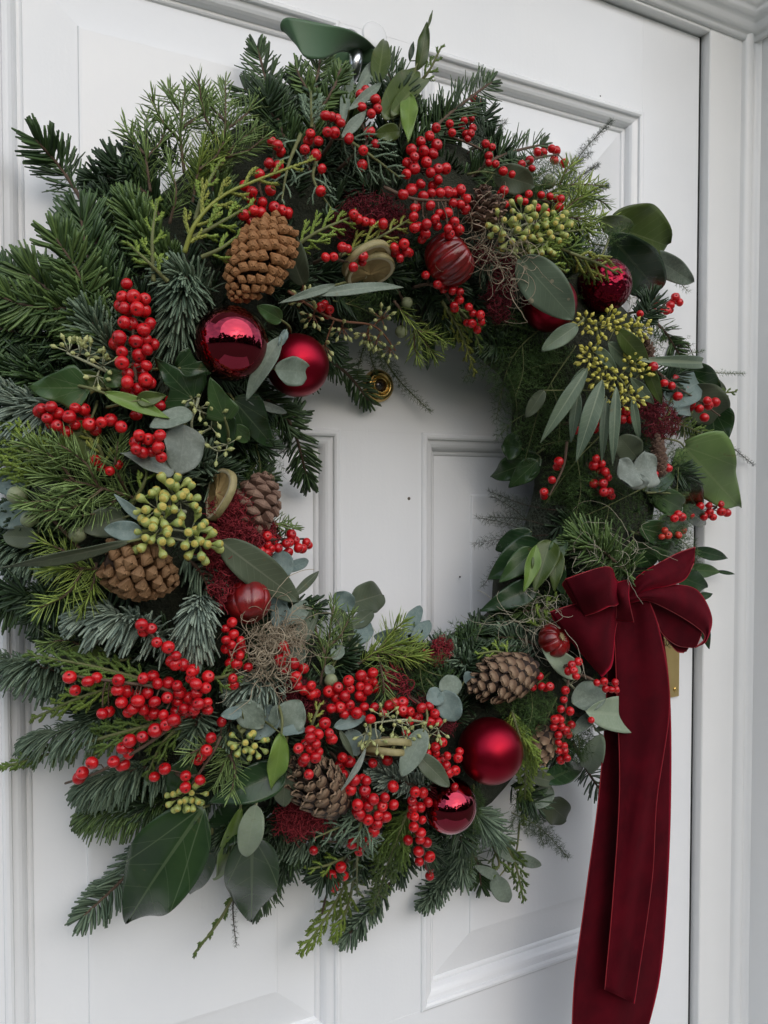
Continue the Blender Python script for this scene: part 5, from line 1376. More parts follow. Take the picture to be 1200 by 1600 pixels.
leaf('eucalyptus_leaf', 'dark grey eucalyptus leaf right of the tan cone', 'eucalyptus leaf', (474, 446), (436, 338), 44, 'oval', 'euc_olive', [(470, 460, .008), (466, 480, .0)], .010, .020, 'twig_red', group=EUC, arch=.12, roll=15)
leaf('eucalyptus_leaf', 'narrow pale leaf right of the tan cone pointing left', 'eucalyptus leaf', (525, 445), (435, 474), 16, 'long', 'euc_grey', None, .020, .020, group=EUC)
leaf('eucalyptus_leaf', 'long narrow leaf lying level below the lime slices at the top', 'eucalyptus leaf', (495, 462), (630, 449), 19, 'long', 'euc_grey', None, .022, .022, group=EUC, roll=25)
leaf('broad_leaf', 'small green leaf between glossy left bauble and satin bauble', 'leaf', (440, 500), (402, 478), 28, 'oval', 'ivy_mid', None, .020, .026, group=GRN, arch=.2)
leaf_sprig('eucalyptus_sprig', 'grey velvety eucalyptus leaves between the two left baubles', 'eucalyptus sprig', [(385, 630, .012), (410, 590, .03), (440, 525, .036)],
           [((440, 525), (385, 626), 34, 'long', dict(db=.044, dt=.030, roll=-20, fold=.35)), ((430, 578), (484, 582), 46, 'oval', dict(db=.046, dt=.044, arch=.12)), ((448, 515), (435, 545), 14, 'long', dict(mat='euc_blue', db=.044, dt=.046, wave=.2)),
            ((388, 626), (448, 645), 14, 'oval', dict(mat='euc_silver', db=.014, dt=.010))], 'euc_grey', EUC)
leaf_sprig('broad_leaf_sprig', 'large dark olive round leaves at the upper right before the door frame', 'leaf sprig', [(920, 440, -.006), (945, 390, .006), (960, 350, .010)],
           [((950, 352), (1042, 384), 92, 'round', dict(db=.014, dt=.012, roll=8)), ((955, 370), (1028, 455), 72, 'oval', dict(db=.012, dt=.010, mat='laurel_dark')), ((1010, 395), (1083, 441), 36, 'oval', dict(db=.004, dt=.004, mat='euc_grey')), ((935, 345), (985, 360), 34, 'oval', dict(db=.004, dt=.006))], 'olive_leaf', GRN)
leaf('eucalyptus_leaf', 'large spotted eucalyptus leaf over the half hidden satin ball at the upper right', 'eucalyptus leaf', (812, 403), (896, 498), 66, 'oval', 'euc_spot', None, .028, .034, group=EUC, arch=.06, fold=.08)
leaf('eucalyptus_leaf', 'grey leaf pointing left below the half hidden satin ball', 'eucalyptus leaf', (902, 508), (846, 548), 28, 'oval', 'euc_long', None, .026, .022, group=EUC)
leaf_sprig('eucalyptus_sprig', 'long drooping eucalyptus leaves beneath the yellow seed clusters', 'eucalyptus sprig', [(960, 540, .006), (945, 575, .012), (925, 610, .012)],
           [((918, 575), (844, 692), 27, 'long', dict(db=.020, dt=.022)), ((912, 575), (884, 645), 24, 'long', dict(db=.014, dt=.014)), ((904, 610), (892, 692), 20, 'long', dict(db=.014, dt=.016)), ((941, 594), (900, 722), 32, 'long', dict(db=.026, dt=.028)),
            ((963, 605), (957, 728), 20, 'long', dict(db=.024, dt=.026)), ((948, 620), (940, 722), 17, 'long', dict(db=.014, dt=.016)), ((988, 622), (999, 692), 15, 'long', dict(db=.022, dt=.020)), ((850, 610), (822, 652), 22, 'oval', dict(db=.006, dt=.006, mat='euc_olive'))], 'euc_long', EUC)
leaf_sprig('eucalyptus_sprig', 'curved eucalyptus leaves right of the yellow seed clusters', 'eucalyptus sprig', [(950, 510, .006), (975, 530, .012), (1000, 560, .012)],
           [((962, 512), (1014, 572), 34, 'long', dict(db=.018, dt=.020, arch=.25, mat='olive_leaf')), ((995, 562), (1081, 566), 22, 'long', dict(db=.022, dt=.022, arch=.3)), ((1005, 560), (1034, 632), 24, 'long', dict(db=.018, dt=.016, arch=.2, mat='olive_leaf')),
            ((950, 535), (1012, 590), 38, 'long', dict(db=.010, dt=.010)), ((985, 590), (1022, 632), 20, 'long', dict(db=.014, dt=.012)), ((930, 540), (965, 582), 20, 'long', dict(db=.016, dt=.020))], 'euc_long', EUC)
leaf_sprig('eucalyptus_sprig', 'blue round eucalyptus leaves behind the right berry twig', 'eucalyptus sprig', [(1040, 640, 0), (1055, 615, .004), (1070, 590, .004)],
           [((1035, 628), (1095, 596), 50, 'round', dict(db=-.010, dt=-.010, arch=.05)), ((1060, 625), (1040, 602), 38, 'round', dict(db=-.010, dt=-.010, arch=.05)), ((1055, 642), (1072, 640), 22, 'round', dict(db=-.004, dt=-.004)), ((1075, 605), (1134, 610), 40, 'oval', dict(db=-.012, dt=-.008, mat='euc_olive'))], 'euc_blue', EUC)
leaf_sprig('broad_leaf_sprig', 'dark broad leaves at the right edge behind the berry twig', 'leaf sprig', [(1060, 660, -.01), (1085, 640, -.006), (1100, 600, -.006)],
           [((1060, 575), (1122, 610), 50, 'oval', dict(db=-.004, dt=-.002)), ((1075, 605), (1132, 660), 64, 'oval', dict(db=-.002, dt=.0, mat='euc_olive')), ((1110, 630), (1122, 712), 66, 'point', dict(db=-.006, dt=-.004)), ((1070, 690), (1118, 702), 36, 'oval', dict(db=-.002, dt=-.002, mat='olive_leaf'))], 'ivy_dark', GRN)
leaf('ivy_leaf', 'large pale green ivy leaf at the right edge', 'ivy leaf', (1070, 700), (1154, 791), 104, 'ivy', 'ivy_pale', [(1060, 690, .010), (1035, 684, .004)], .018, .020, 'twig_green', group=IVY, arch=.05, fold=.10, roll=6)
leaf_sprig('broad_leaf_sprig', 'dark green leaves under the pale ivy leaf at the right', 'leaf sprig', [(1010, 770, -.004), (1040, 770, .0), (1070, 775, .0)],
           [((1020, 770), (1066, 795), 40, 'oval', dict(mat='ivy_mid')), ((1060, 730), (1090, 800), 44, 'point', {}), ((1070, 790), (1100, 820), 28, 'point', {}), ((1005, 765), (1050, 740), 36, 'oval', {})], 'ivy_dark', GRN, d=-.014)
leaf_sprig('eucalyptus_sprig', 'two pale crinkled round eucalyptus leaves beside the small larch cone', 'eucalyptus sprig', [(1000, 765, .020), (996, 735, .018), (990, 690, .008)],
           [((994, 732), (968, 748), 52, 'round', dict(db=.024, dt=.024, wave=.08)), ((992, 738), (1026, 730), 58, 'round', dict(db=.024, dt=.022, wave=.08)), ((995, 715), (968, 682), 44, 'round', dict(db=.014, dt=.014, mat='euc_olive')), ((995, 740), (992, 765), 40, 'round', dict(db=.022, dt=.024))], 'euc_silver', EUC, stem_mat='twig_pale')
leaf_sprig('broad_leaf_sprig', 'bunch of bright and dark green leaves left of the bow at the opening', 'leaf sprig', [(880, 900, -.006), (850, 880, .0), (820, 860, .0)],
           [((846, 850), (762, 905), 62, 'point', dict(mat='laurel_dark', db=-.004, dt=-.010)), ((838, 852), (818, 925), 26, 'long', dict(mat='green_bright', db=.010, dt=.010, fold=.4, roll=20)), ((835, 860), (780, 910), 40, 'point', dict(mat='ivy_mid', db=.002, dt=.0)),
            ((860, 845), (835, 925), 44, 'point', dict(mat='olive_leaf', db=.006, dt=.008, fold=.35)), ((840, 915), (750, 955), 42, 'point', dict(mat='laurel_dark', db=.0, dt=-.008)), ((870, 860), (866, 925), 28, 'point', dict(mat='olive_leaf', db=.008, dt=.008)), ((880, 840), (862, 880), 28, 'oval', dict(mat='ivy_mid', db=.006, dt=.006)),
            ((862, 870), (880, 930), 34, 'point', dict(mat='laurel_dark', db=.0, dt=.0)), ((830, 830), (775, 860), 34, 'oval', dict(mat='laurel_dark', db=-.006, dt=-.01))], 'laurel_dark', GRN)
leaf_sprig('broad_leaf_sprig', 'dark curled leaf pair hanging in the opening below the hanging fern', 'leaf sprig', [(850, 700, -.01), (825, 720, -.008), (805, 740, -.008)],
           [((845, 715), (766, 745), 50, 'point', dict(db=-.008, dt=-.010, wave=.15)), ((815, 700), (785, 695), 44, 'oval', dict(db=-.008, dt=-.01)), ((840, 720), (795, 762), 36, 'point', dict(db=-.006, dt=-.008))], 'ivy_dark', GRN)
leaf_sprig('broad_leaf_sprig', 'dark leaves sticking out right behind the bow', 'leaf sprig', [(1040, 900, -.006), (1070, 895, .0), (1090, 885, .0)],
           [((1080, 858), (1137, 872), 22, 'long', {}), ((1075, 890), (1125, 893), 24, 'point', dict(mat='ivy_mid')), ((1118, 892), (1148, 897), 7, 'long', {}), ((1060, 900), (1105, 918), 40, 'point', {}), ((1085, 935), (1113, 928), 14, 'long', {}), ((1095, 960), (1108, 1014), 18, 'long', {})], 'laurel_dark', GRN)
leaf_sprig('eucalyptus_sprig', 'pale green eucalyptus sprig lying over the velvet tail', 'eucalyptus sprig', [(880, 1060, .004), (905, 1085, .012), (925, 1130, .018), (950, 1160, .020)],
           [((905, 1056), (848, 1012), 34, 'oval', dict(db=.010, dt=.012)), ((895, 1100), (945, 1075), 46, 'oval', dict(mat='euc_grey', db=.014, dt=.014)), ((916, 1112), (993, 1118), 54, 'oval', dict(db=.030, dt=.034, arch=.15, fold=.2)), ((928, 1115), (892, 1148), 20, 'oval', dict(mat='euc_grey', db=.018, dt=.014)),
            ((938, 1148), (918, 1204), 34, 'oval', dict(db=.030, dt=.030, wave=.10)), ((946, 1150), (947, 1214), 12, 'long', dict(db=.026, dt=.026)), ((930, 1142), (952, 1132), 10, 'oval', dict(db=.02, dt=.02))], 'euc_pale', EUC, stem_mat='twig_pale')
leaf_sprig('eucalyptus_sprig', 'dark grey eucalyptus leaves at the right bottom below the small cone', 'eucalyptus sprig', [(815, 1215, -.002), (840, 1225, .0), (865, 1240, .0)],
           [((852, 1220), (908, 1196), 34, 'point', dict(mat='laurel_dark')), ((822, 1210), (866, 1222), 22, 'oval', dict(mat='euc_olive')), ((862, 1230), (824, 1262), 34, 'oval', {}), ((850, 1250), (885, 1280), 44, 'round', dict(mat='euc_olive'))], 'euc_grey', EUC)
leaf_sprig('eucalyptus_sprig', 'thin stemmed eucalyptus sprig hanging lowest at the right bottom', 'eucalyptus sprig', [(812, 1285, .006), (805, 1335, .010), (780, 1370, .010)],
           [((808, 1340), (772, 1325), 22, 'oval', {}), ((800, 1338), (846, 1352), 18, 'oval', {}), ((780, 1372), (740, 1352), 16, 'oval', {}), ((770, 1368), (795, 1410), 30, 'oval', dict(dt=.006))], 'euc_grey', EUC)
leaf_sprig('broad_leaf_sprig', 'dark leaves tucked behind the dull berries above the bow', 'leaf sprig', [(985, 830, -.006), (1010, 840, -.002), (1040, 850, -.002)],
           [((1000, 825), (1050, 838), 40, 'oval', {}), ((1010, 850), (1062, 868), 38, 'point', {}), ((990, 850), (1020, 885), 40, 'oval', {}), ((1030, 810), (1070, 830), 34, 'point', dict(mat='ivy_mid'))], 'ivy_dark', GRN, d=-.004)
leaf_sprig('eucalyptus_sprig', 'shaded grey eucalyptus leaves behind the round green fruits at the left edge', 'eucalyptus sprig', [(60, 800, -.004), (30, 800, .0), (-10, 790, .0)],
           [((40, 760), (-14, 748), 40, 'oval', {}), ((45, 800), (-10, 810), 44, 'oval', {}), ((60, 840), (5, 838), 36, 'oval', dict(mat='euc_olive')), ((90, 760), (55, 750), 30, 'oval', dict(mat='euc_olive'))], 'euc_blue', EUC, d=.0)
leaf('broad_leaf', 'green leaf tip hanging into the opening under the bright juniper', 'leaf', (670, 520), (668, 578), 22, 'point', 'laurel_dark', None, -.006, -.004, group=GRN)
leaf('broad_leaf', 'dark leaf lying behind the level cypress at the lower left', 'leaf', (170, 1030), (102, 1020), 38, 'oval', 'olive_leaf', None, .002, .0, group=GRN)
leaf('broad_leaf', 'dark leaf behind the berry twig above the fruiting ivy at the lower left', 'leaf', (300, 1190), (268, 1240), 50, 'oval', 'laurel_dark', None, .0, .0, group=GRN)
leaf('broad_leaf', 'blue green leaf behind the berries left of the round green fruit at the upper right', 'leaf', (770, 270), (835, 290), 44, 'oval', 'euc_olive', None, .004, .004, group=GRN)

# ------------------------------------------------------------------ red berry sprigs (marks read from enlarged crops)
o1, o2, o3, o4 = (0, 400), (250, 100), (420, 0), (500, 250)
berries('tall upright column of red berries at the left middle', [(765,255),(835,255),(905,268),(775,325),(858,330),(900,340),(775,415),(822,425),(898,460),(745,510),(735,550),(848,535),(912,525),(762,600),(920,585),(868,622),(762,668),(858,685),(915,685),(800,738),(885,735),(795,790),(910,775),(945,795),(860,830),(900,850),(850,870),(800,840)], o1, r=11.4, dh=.026, stem=[(222, 640, .01), (212, 590, .018), (208, 520, .018), (210, 455, .018)])
berries('horizontal row of red berries at the left under the veined ivy leaf', [(262,955),(320,942),(295,1015),(362,985),(358,1060),(432,1005),(470,950),(525,958),(468,1055),(497,1045),(558,1052),(597,1090),(635,1040),(690,1025),(757,1068)], o1, r=10.6, dh=.022)
berries('red berry cluster resting in the folded grey leaf at left middle', [(870,1120),(845,1165),(925,1145),(850,1210),(888,1230),(965,1150),(990,1195),(945,1225),(1008,1258),(1000,1120)], o1, r=10.8, dh=.036)
berries('few dark red berries under the small folded leaf at the column foot', [(1000,935),(1060,905),(850,995),(1125,930)], o1, r=10, dh=.010)
berries('four shaded red berries below the yellowish left leaf', [(595,1278),(630,1320),(685,1345),(740,1305)], o1, r=9.5, dh=.012)
berries('red berries rising behind the tip of the tan cone', [(735,510),(755,550),(680,620),(740,640),(622,692),(690,788),(575,800),(570,845),(640,865),(585,915),(630,930),(520,940),(568,980),(612,985),(648,970),(552,1052),(715,895),(762,915),(705,995)], o2, r=9.4, dh=.014)
berries('small red berry group left of the topmost berries', [(940,435),(925,480),(990,482),(905,535),(975,568),(1012,655),(1005,795)], o2, r=9.2, dh=.018)
berries('tight cap of red berries over the silvery leaves at the top', [(1035,322),(1075,330),(1110,345),(1130,368),(1045,425),(1090,430),(1180,470)], o2, r=9.2, dh=.026)
berries('topmost red berries between silvery and olive leaves', [(570,590),(605,565),(665,620),(580,668),(680,680),(640,712),(630,825),(500,865),(665,900),(590,940)], o3, r=8.8, dh=.022)
berries('dense upright red berry spray above the red wrinkled pod', [(1045,800),(1005,850),(950,885),(890,935),(968,945),(1050,905),(1025,962),(910,980),(985,1015),(1010,1080),(910,1055),(860,1088),(1058,1055),(1105,1055),(1058,1125),(950,1150),(890,1185),(865,1020)], o3, r=9.0, dh=.016)
berries('red berry branch with bare stem pointing right above the red wrinkled pod', [(645,228),(697,208),(752,205),(800,200),(830,205),(880,185),(875,222),(920,242),(830,270),(878,278),(908,308),(690,285),(742,335),(795,330),(720,370),(840,388),(665,402),(658,463),(800,430),(590,300),(585,355),(590,425),(810,465),(570,190),(520,215)], o4, r=8.8, dh=.024, stem=[(600, 292, .012), (635, 308, .022), (670, 313, .024), (720, 312, .020)])
berries('short line of red berries along the dark red moss', [(210,340),(235,370),(280,385),(325,395),(395,400)], o4, r=8.8, dh=.018)
berries('red berry ball right of the lime slices at the top', [(465,545),(525,525),(470,575),(540,575),(500,615),(560,580)], o4, r=8.6, dh=.024)
berries('scattered red berries lying on the lime slices at the top', [(140,545),(175,555),(35,608),(85,605),(270,600),(265,640),(208,670)], o4, r=8.2, dh=.026)
berries('red berry string hanging below the red wrinkled pod', [(660,720),(735,778),(765,775),(828,818),(875,825),(870,875),(838,912),(930,920),(955,958),(1003,968),(1010,1010),(950,1022),(918,1018)], o4, r=7.6, dh=.012)
berries('three dark red berries behind the seeded twig', [(60,935),(45,970),(5,920),(30,900)], o4, r=8, dh=.008)
o5, o6, o7, o8 = (680, 100), (780, 350), (880, 520), (720, 520)
berries('red berries hanging behind the top right fir', [(275,245),(240,310),(225,340),(235,400),(222,435),(203,468),(180,355),(240,215)], o5, r=6.6, dh=.002)
berries('red berries above the green topped cone', [(335,575),(335,618),(378,625),(315,500),(355,520),(90,375),(105,430)], o5, r=7.0, dh=.010)
berries('red berry twig with brown stem pointing right at the upper right', [(540,628),(590,602),(637,552),(672,555),(728,530),(748,605),(805,620),(605,652),(480,690),(425,670)], o5, r=7.2, dh=.014, stem=[(780, 275, .004), (830, 250, .010), (872, 241, .010)])
berries('red berries just above the pale green ivy fruits', [(662,818),(717,828),(785,845),(638,898),(695,920),(585,812),(775,895),(430,790),(560,860),(440,880)], o5, r=7.2, dh=.014)
berries('red berry twig pointing right beside the crackled ball', [(975,485),(965,548),(1010,535),(1045,540),(1070,508),(1100,455),(1127,490),(880,562)], o6, r=7.0, dh=.010)
berries('right edge red berry twig sloping down over the blue round leaves', [(565,210),(630,315),(678,332),(697,290),(752,352),(715,398),(765,430),(800,435),(900,425),(908,455),(850,475),(882,530)], o7, r=8.2, dh=.032, stem=[(1015, 570, .016), (1050, 600, .026), (1090, 625, .028), (1125, 650, .026)])
berries('red berries behind the long drooping eucalyptus leaves', [(185,550),(212,525),(205,575),(180,600),(262,575),(298,550),(370,542),(425,545),(390,490),(85,610)], o7, r=8.0, dh=.012)
berries('zigzag red berry string in the dark fern left of the pale round leaves', [(205,785),(190,830),(240,820),(228,855),(265,870),(282,905),(250,940),(255,995),(290,995),(300,1020)], o7, r=7.6, dh=.014)
berries('two lone red berries by the small larch cone', [(655,845),(575,885)], o7, r=7.4, dh=.012)
berries('red berry twig pointing right under the pale ivy leaf', [(912,1080),(985,1070),(988,1118),(915,1120),(880,1148),(937,1152),(820,1105),(853,1085),(795,1140),(740,1152),(695,1160)], o7, r=7.2, dh=.032)
berries('dull red berries in the fern just above the bow', [(635,1235),(655,1265),(615,1275),(750,1235),(720,1265)], o7, r=6.6, dh=.006, kind=1)
berries('bare twig with few red berries hanging at the right of the opening', [(612,805),(602,838),(570,920),(520,995),(520,1018)], o8, r=8.0, dh=.012, stem=[(886, 690, .012), (880, 730, .012), (858, 775, .012)])
o9, oa, ob, oc, od, oe = (250, 700), (250, 950), (0, 900), (480, 900), (450, 1150), (700, 900)
berries('red berry twig reaching into the opening from the left', [(820,540),(845,578),(915,590),(865,625),(790,598),(810,590),(738,625),(670,550),(628,575),(672,605),(692,630),(630,640),(665,658),(890,630)], o9, r=8.6, dh=.014, stem=[(395, 850, .002), (430, 843, .010), (475, 842, .012)], stem_mat='bark_dark')
berries('red berries left of the dry tan moss', [(450,90),(410,130),(460,165),(412,200),(505,205),(445,230),(410,255),(450,280),(500,298),(480,350),(440,345),(550,370),(455,440),(460,480)], oa, r=9.0, dh=.018)
berries('red berries right of the dry tan moss', [(770,240),(780,280),(750,325),(835,345),(778,378),(848,430),(858,485),(900,515),(945,485),(950,540)], oa, r=9.6, dh=.018)
berries('widest red berry cluster at the lower left', [(435,632),(470,715),(550,660),(605,635),(740,652),(735,715),(792,722),(895,640),(760,790),(640,860),(680,848),(862,780),(922,730),(855,745),(830,830),(898,835),(985,672),(1050,668),(1107,685),(967,788),(1045,760),(1022,868),(965,860),(1120,735),(1180,760),(1110,785),(1150,830),(1100,845),(1180,840),(1145,860),(1085,900)], ob, r=10.6, dh=.026, stem=[(285, 1090, .016), (250, 1075, .022), (190, 1066, .022), (105, 1055, .022)])
berries('red berry string sloping down to the widest cluster', [(885,305),(945,328),(980,415),(1050,445),(1100,498),(1098,552),(1145,555),(1195,600),(1190,640),(1225,675),(1285,700),(1240,800),(1295,790),(1230,730),(1215,840)], ob, r=10.2, dh=.032)
berries('red berries on a bare brown twig at the lower left, ending in a dark knob', [(1038,930),(970,965),(890,1005),(812,1030),(768,1075),(805,1110),(710,1160),(575,1168),(515,1230)], ob, r=11.4, dh=.028, stem=[(295, 1112, .012), (255, 1145, .022), (205, 1178, .024), (150, 1208, .024), (102, 1224, .026)])
berries('two red berries above the dark fir brush at the lower left', [(965,1255),(1028,1205)], ob, r=10, dh=.014)
berries('slanting red berry twig beside the small fir rosettes', [(318,812),(290,890),(262,925),(235,950),(385,712),(30,1005)], oa, r=9.6, dh=.016, stem=[(345, 1150, .010), (330, 1180, .014), (300, 1225, .012)])
berries('three red berries over the brownish ivy fruits', [(160,1050),(158,1122),(250,1075)], oa, r=8.8, dh=.022)
berries('dense red berry bunch right of the round green fruit at the bottom', [(410,605),(335,622),(258,655),(192,695),(265,705),(330,690),(375,650),(415,665),(375,710),(325,748),(235,750),(185,760),(150,828),(205,820),(265,805),(230,865),(308,858),(255,885),(355,820)], oc, r=9.4, dh=.018)
berries('red berries above the lime slices at the bottom', [(510,808),(540,795),(595,790),(595,838),(645,848),(640,905),(692,885),(478,855),(395,895),(420,820)], oc, r=9.2, dh=.018)
berries('five red berries left of the pair of round blue leaves', [(715,825),(762,815),(797,860),(768,912),(820,912)], oc, r=8.4, dh=.024)
berries('red berries lying on the spiral tipped cone', [(1030,720),(1058,782),(990,790),(938,812),(865,878),(975,850),(940,880),(908,940),(970,935),(930,1040),(990,900)], oa, r=9.6, dh=.036)
berries('shaded red berries right of the spiral tipped cone', [(340,135),(385,160),(325,185),(345,245),(530,170),(620,150)], od, r=9.4, dh=.008)
berries('hanging red berry bunch at the bottom centre', [(415,275),(490,280),(390,335),(480,340),(535,395),(435,430),(445,485),(430,470),(500,440),(590,440),(605,385),(660,430),(565,495),(500,525),(555,550),(535,595),(610,505)], od, r=9.8, dh=.028)
berries('dark red berries inside the lacy blue cypress at the bottom', [(495,665),(400,670),(160,715),(445,720)], od, r=9.0, dh=.008)
berries('lowest red berries on a short dark twig', [(275,865),(290,940),(330,820),(345,870)], od, r=9.2, dh=.012, stem=[(545, 1340, .004), (525, 1370, .010), (510, 1400, .012), (503, 1428, .012)], stem_mat='bark_dark')
berries('long hanging red berry string left of the glossy lower bauble', [(795,350),(775,405),(780,450),(828,445),(792,505),(840,525),(785,568),(830,605),(825,650),(868,665),(815,722),(885,755),(820,785),(885,815),(885,875),(845,355)], od, r=8.6, dh=.024, stem=[(645, 1230, .014), (652, 1280, .018), (662, 1330, .018), (671, 1370, .018)])
berries('red berries left of the large satin lower bauble', [(968,40),(920,70),(925,110),(995,125),(1062,138),(930,160),(965,150),(990,185),(1005,230),(1045,215),(890,100)], od, r=8.2, dh=.028)
berries('red berry bunch right of the right lower cone', [(520,652),(572,627),(530,695),(585,690),(635,690),(610,700)], oe, r=7.0, dh=.022)
berries('red berries just below the red tomato shaped pod', [(815,535),(773,555),(750,595),(785,590),(800,627)], oe, r=7.0, dh=.030)
berries('red berries resting against the velvet tail', [(930,668),(975,660),(985,705),(1045,665),(1052,710),(1020,710)], oe, r=7.0, dh=.038)
berries('vertical red berry string left of the velvet tail', [(733,715),(723,773),(705,832),(762,845),(668,897),(703,897),(660,945),(705,940),(735,965),(690,995),(690,1042),(725,1062),(692,1095),(742,1138),(705,1150),(730,975)], oe, r=7.2, dh=.024, stem=[(888, 1060, .010), (884, 1100, .016), (880, 1150, .016), (876, 1190, .014)])
berries('three lone red berries on the velvet tail beside the pale leaves', [(895,900),(1038,955),(1142,985)], oe, r=6.6, dh=.034)

# ------------------------------------------------------------------ seeded eucalyptus, ivy fruits, round green fruits
SEED = 'seeded eucalyptus twigs in the wreath'; IVF = 'ivy fruit clusters in the wreath'
umbels('seeded_twig', 'pale bud twig left of the tall berry column', 'seed twig', [(185, 590, .014), (140, 568, .022), (105, 552, .024)], [(108, 550), (125, 553), (140, 556), (160, 572), (152, 588)], BUD_G, .0044, 6, .009, 'twig_pale', SEED, .024, 'bud')
umbels('seeded_twig', 'seeded twig arching above the opening right of the satin bauble', 'seed twig', [(450, 455, .012), (520, 498, .014), (585, 510, .010), (618, 548, .006)], [(490, 492), (478, 470), (535, 512), (575, 520), (590, 530), (610, 545), (596, 498), (508, 540)], BUD_G, .0043, 8, .0090, 'twig_red', SEED, .016, 'bud')
umbels('seeded_twig', 'large yellow seed clusters at the right above the long leaves', 'seed twig', [(930, 500, .010), (940, 560, .018), (975, 600, .020), (990, 640, .018)], [(915, 505), (935, 512), (950, 498), (965, 508), (985, 515), (925, 550), (945, 575), (960, 590), (935, 590), (985, 570), (1000, 585), (975, 612), (990, 622), (965, 628), (920, 560), (1000, 515)], BUD_Y, .0046, 12, .0090, 'twig_green', SEED, .026, 'bud')
umbels('seeded_twig', 'pale bud clusters hanging over the lime slices at the bottom', 'seed twig', [(680, 1130, .022), (630, 1125, .026), (580, 1130, .026)], [(572, 1145), (590, 1155), (600, 1120), (618, 1130), (632, 1150), (640, 1135), (670, 1145), (685, 1140)], BUD_G, .0042, 6, .0095, 'twig_pale', SEED, .034, 'bud')
umbels('seeded_twig', 'thin seeded twig between lobed ivy leaves', 'seed twig', [(318, 600, .016), (308, 630, .022), (300, 670, .016), (330, 700, .006)], [(302, 622), (312, 638), (335, 650), (330, 668), (340, 705), (355, 695)], BUD_G, .0042, 4, .0085, 'twig_pale', SEED, .024, 'bud')
umbels('ivy_fruit_cluster', 'large yellow green ivy fruit umbels over the brown cone', 'ivy fruits', [(290, 800, .014), (262, 800, .020), (250, 840, .020)], [(268, 772), (246, 795), (252, 822), (242, 838), (297, 832), (312, 850), (282, 785)], FRUIT_IVY, .0052, 9, .0125, 'twig_pale', IVF, .034, srad=.0013)
umbels('ivy_fruit_cluster', 'pale green ivy fruit umbels at the upper right below the berries', 'ivy fruits', [(800, 360, .010), (830, 350, .016), (855, 370, .016)], [(815, 335), (838, 342), (862, 365), (848, 380), (800, 368), (870, 355), (780, 352)], FRUIT_IVY, .0048, 9, .0115, 'twig_pale', IVF, .028, srad=.0012)
umbels('ivy_fruit_cluster', 'small brownish ivy fruits at the lower left', 'ivy fruits', [(310, 1225, .006), (290, 1240, .012)], [(285, 1245), (300, 1240)], FRUIT_IVY, .0040, 10, .0095, 'twig_green', IVF, .018)
umbels('ivy_fruit_cluster', 'small brownish ivy fruits below the broad grey leaves', 'ivy fruits', [(400, 1135, .010), (390, 1155, .016)], [(380, 1160), (396, 1162)], FRUIT_IVY, .0042, 8, .0095, 'twig_green', IVF, .024)

def fruits(label, pts, stem=None):
    P0 = Q(pts[0][0], pts[0][1], .01)
    th = thing('green_fruit_twig', label, 'green fruit', P0, 'round green fruits in the wreath')
    a = Acc()
    if stem: P = spline([Q(*s) for s in stem], 20)
    else: P = spline([P0 + np.array([0, .012, 0]), P0 + np.array([.004, .022, -.012])], 6)
    tube(a, P, .0013, 6)
    for x, y, r, dh in pts:
        p = Q(x, y, dh); rr = r * m_per_px(p); k = int(np.argmin(np.linalg.norm(P - p, axis=1)))
        tube(a, [P[k], p], .0010, 5)
        piece('fruit', GREEN_FRUIT, th, p, Vector(norm(norm(CAM - p) + rng.normal(0, .5, 3))).to_track_quat('Z', 'Y').to_euler(), (rr,) * 3)
    part('stem', a, 'bark', th)
fruits('three round green fruits on a twig at the left edge', [(26, 774, 14.5, .022), (45, 812, 12.5, .022), (121, 835, 13.5, .020)], [(125, 858, .012), (85, 815, .016), (45, 785, .014)])
fruits('two round green fruits above the opening at the top', [(636, 473, 9, .0), (627, 518, 10, .0)], [(620, 450, -.01), (632, 480, -.006), (626, 510, -.006)])
fruits('single round green fruit at the upper right above the berries', [(858, 284, 11, .012)])
fruits('single round green fruit left of the dense red berry bunch at the bottom', [(517, 1063, 10.5, .014)])
fruits('small green capsule below the round topped eucalyptus sprig', [(556, 1012, 8.5, .010)])

# ------------------------------------------------------------------ pine cones
pine_cone('tan pine cone with tight pyramid scales above the glossy left bauble', (438, 358), (362, 470), 48, 'cone_tan', 'umbo', 138, lambda t: 66 - 26 * t, .0126, (.016, .022), blunt=.50, spread=.92)
pine_cone('brown half open pine cone under the large ivy fruits', (165, 872), (280, 912), 49, 'cone_brown', 'umbo', 76, lambda t: 84 - 46 * t, .0150, (.016, .016), blunt=.50, spread=.9)
pine_cone('plum coloured open cone at the left of the opening', (385, 822), (420, 738), 36, 'cone_plum', 'umbo', 52, lambda t: 56 - 30 * t, .0150, (.002, .006), blunt=.55, spread=1.0)
pine_cone('dark gapped cone with spiral tip at the bottom left of centre', (520, 1250), (452, 1186), 44, 'cone_grey', 'plate', 74, lambda t: 22 - 6 * t, .0160, (.012, .024), blunt=.45, spread=.95)
pine_cone('grey brown cone lying left pointing above the large satin bauble', (818, 1048), (730, 1078), 40, 'cone_grey', 'plate', 78, lambda t: 20 - 6 * t, .0160, (.016, .020), blunt=.45, spread=.95)
pine_cone('small half hidden cone right of the large satin bauble', (855, 1140), (828, 1205), 25, 'cone_grey', 'plate', 50, lambda t: 22 - 6 * t, .0140, (.010, .010), blunt=.5, spread=1.0)
pine_cone('green topped open cone seen from its end at the upper right', (757, 352), (757, 288), 36, 'cone_plum', 'plate', 60, lambda t: 60 - 32 * t, .0140, (.004, .026), blunt=.5, spread=1.0)
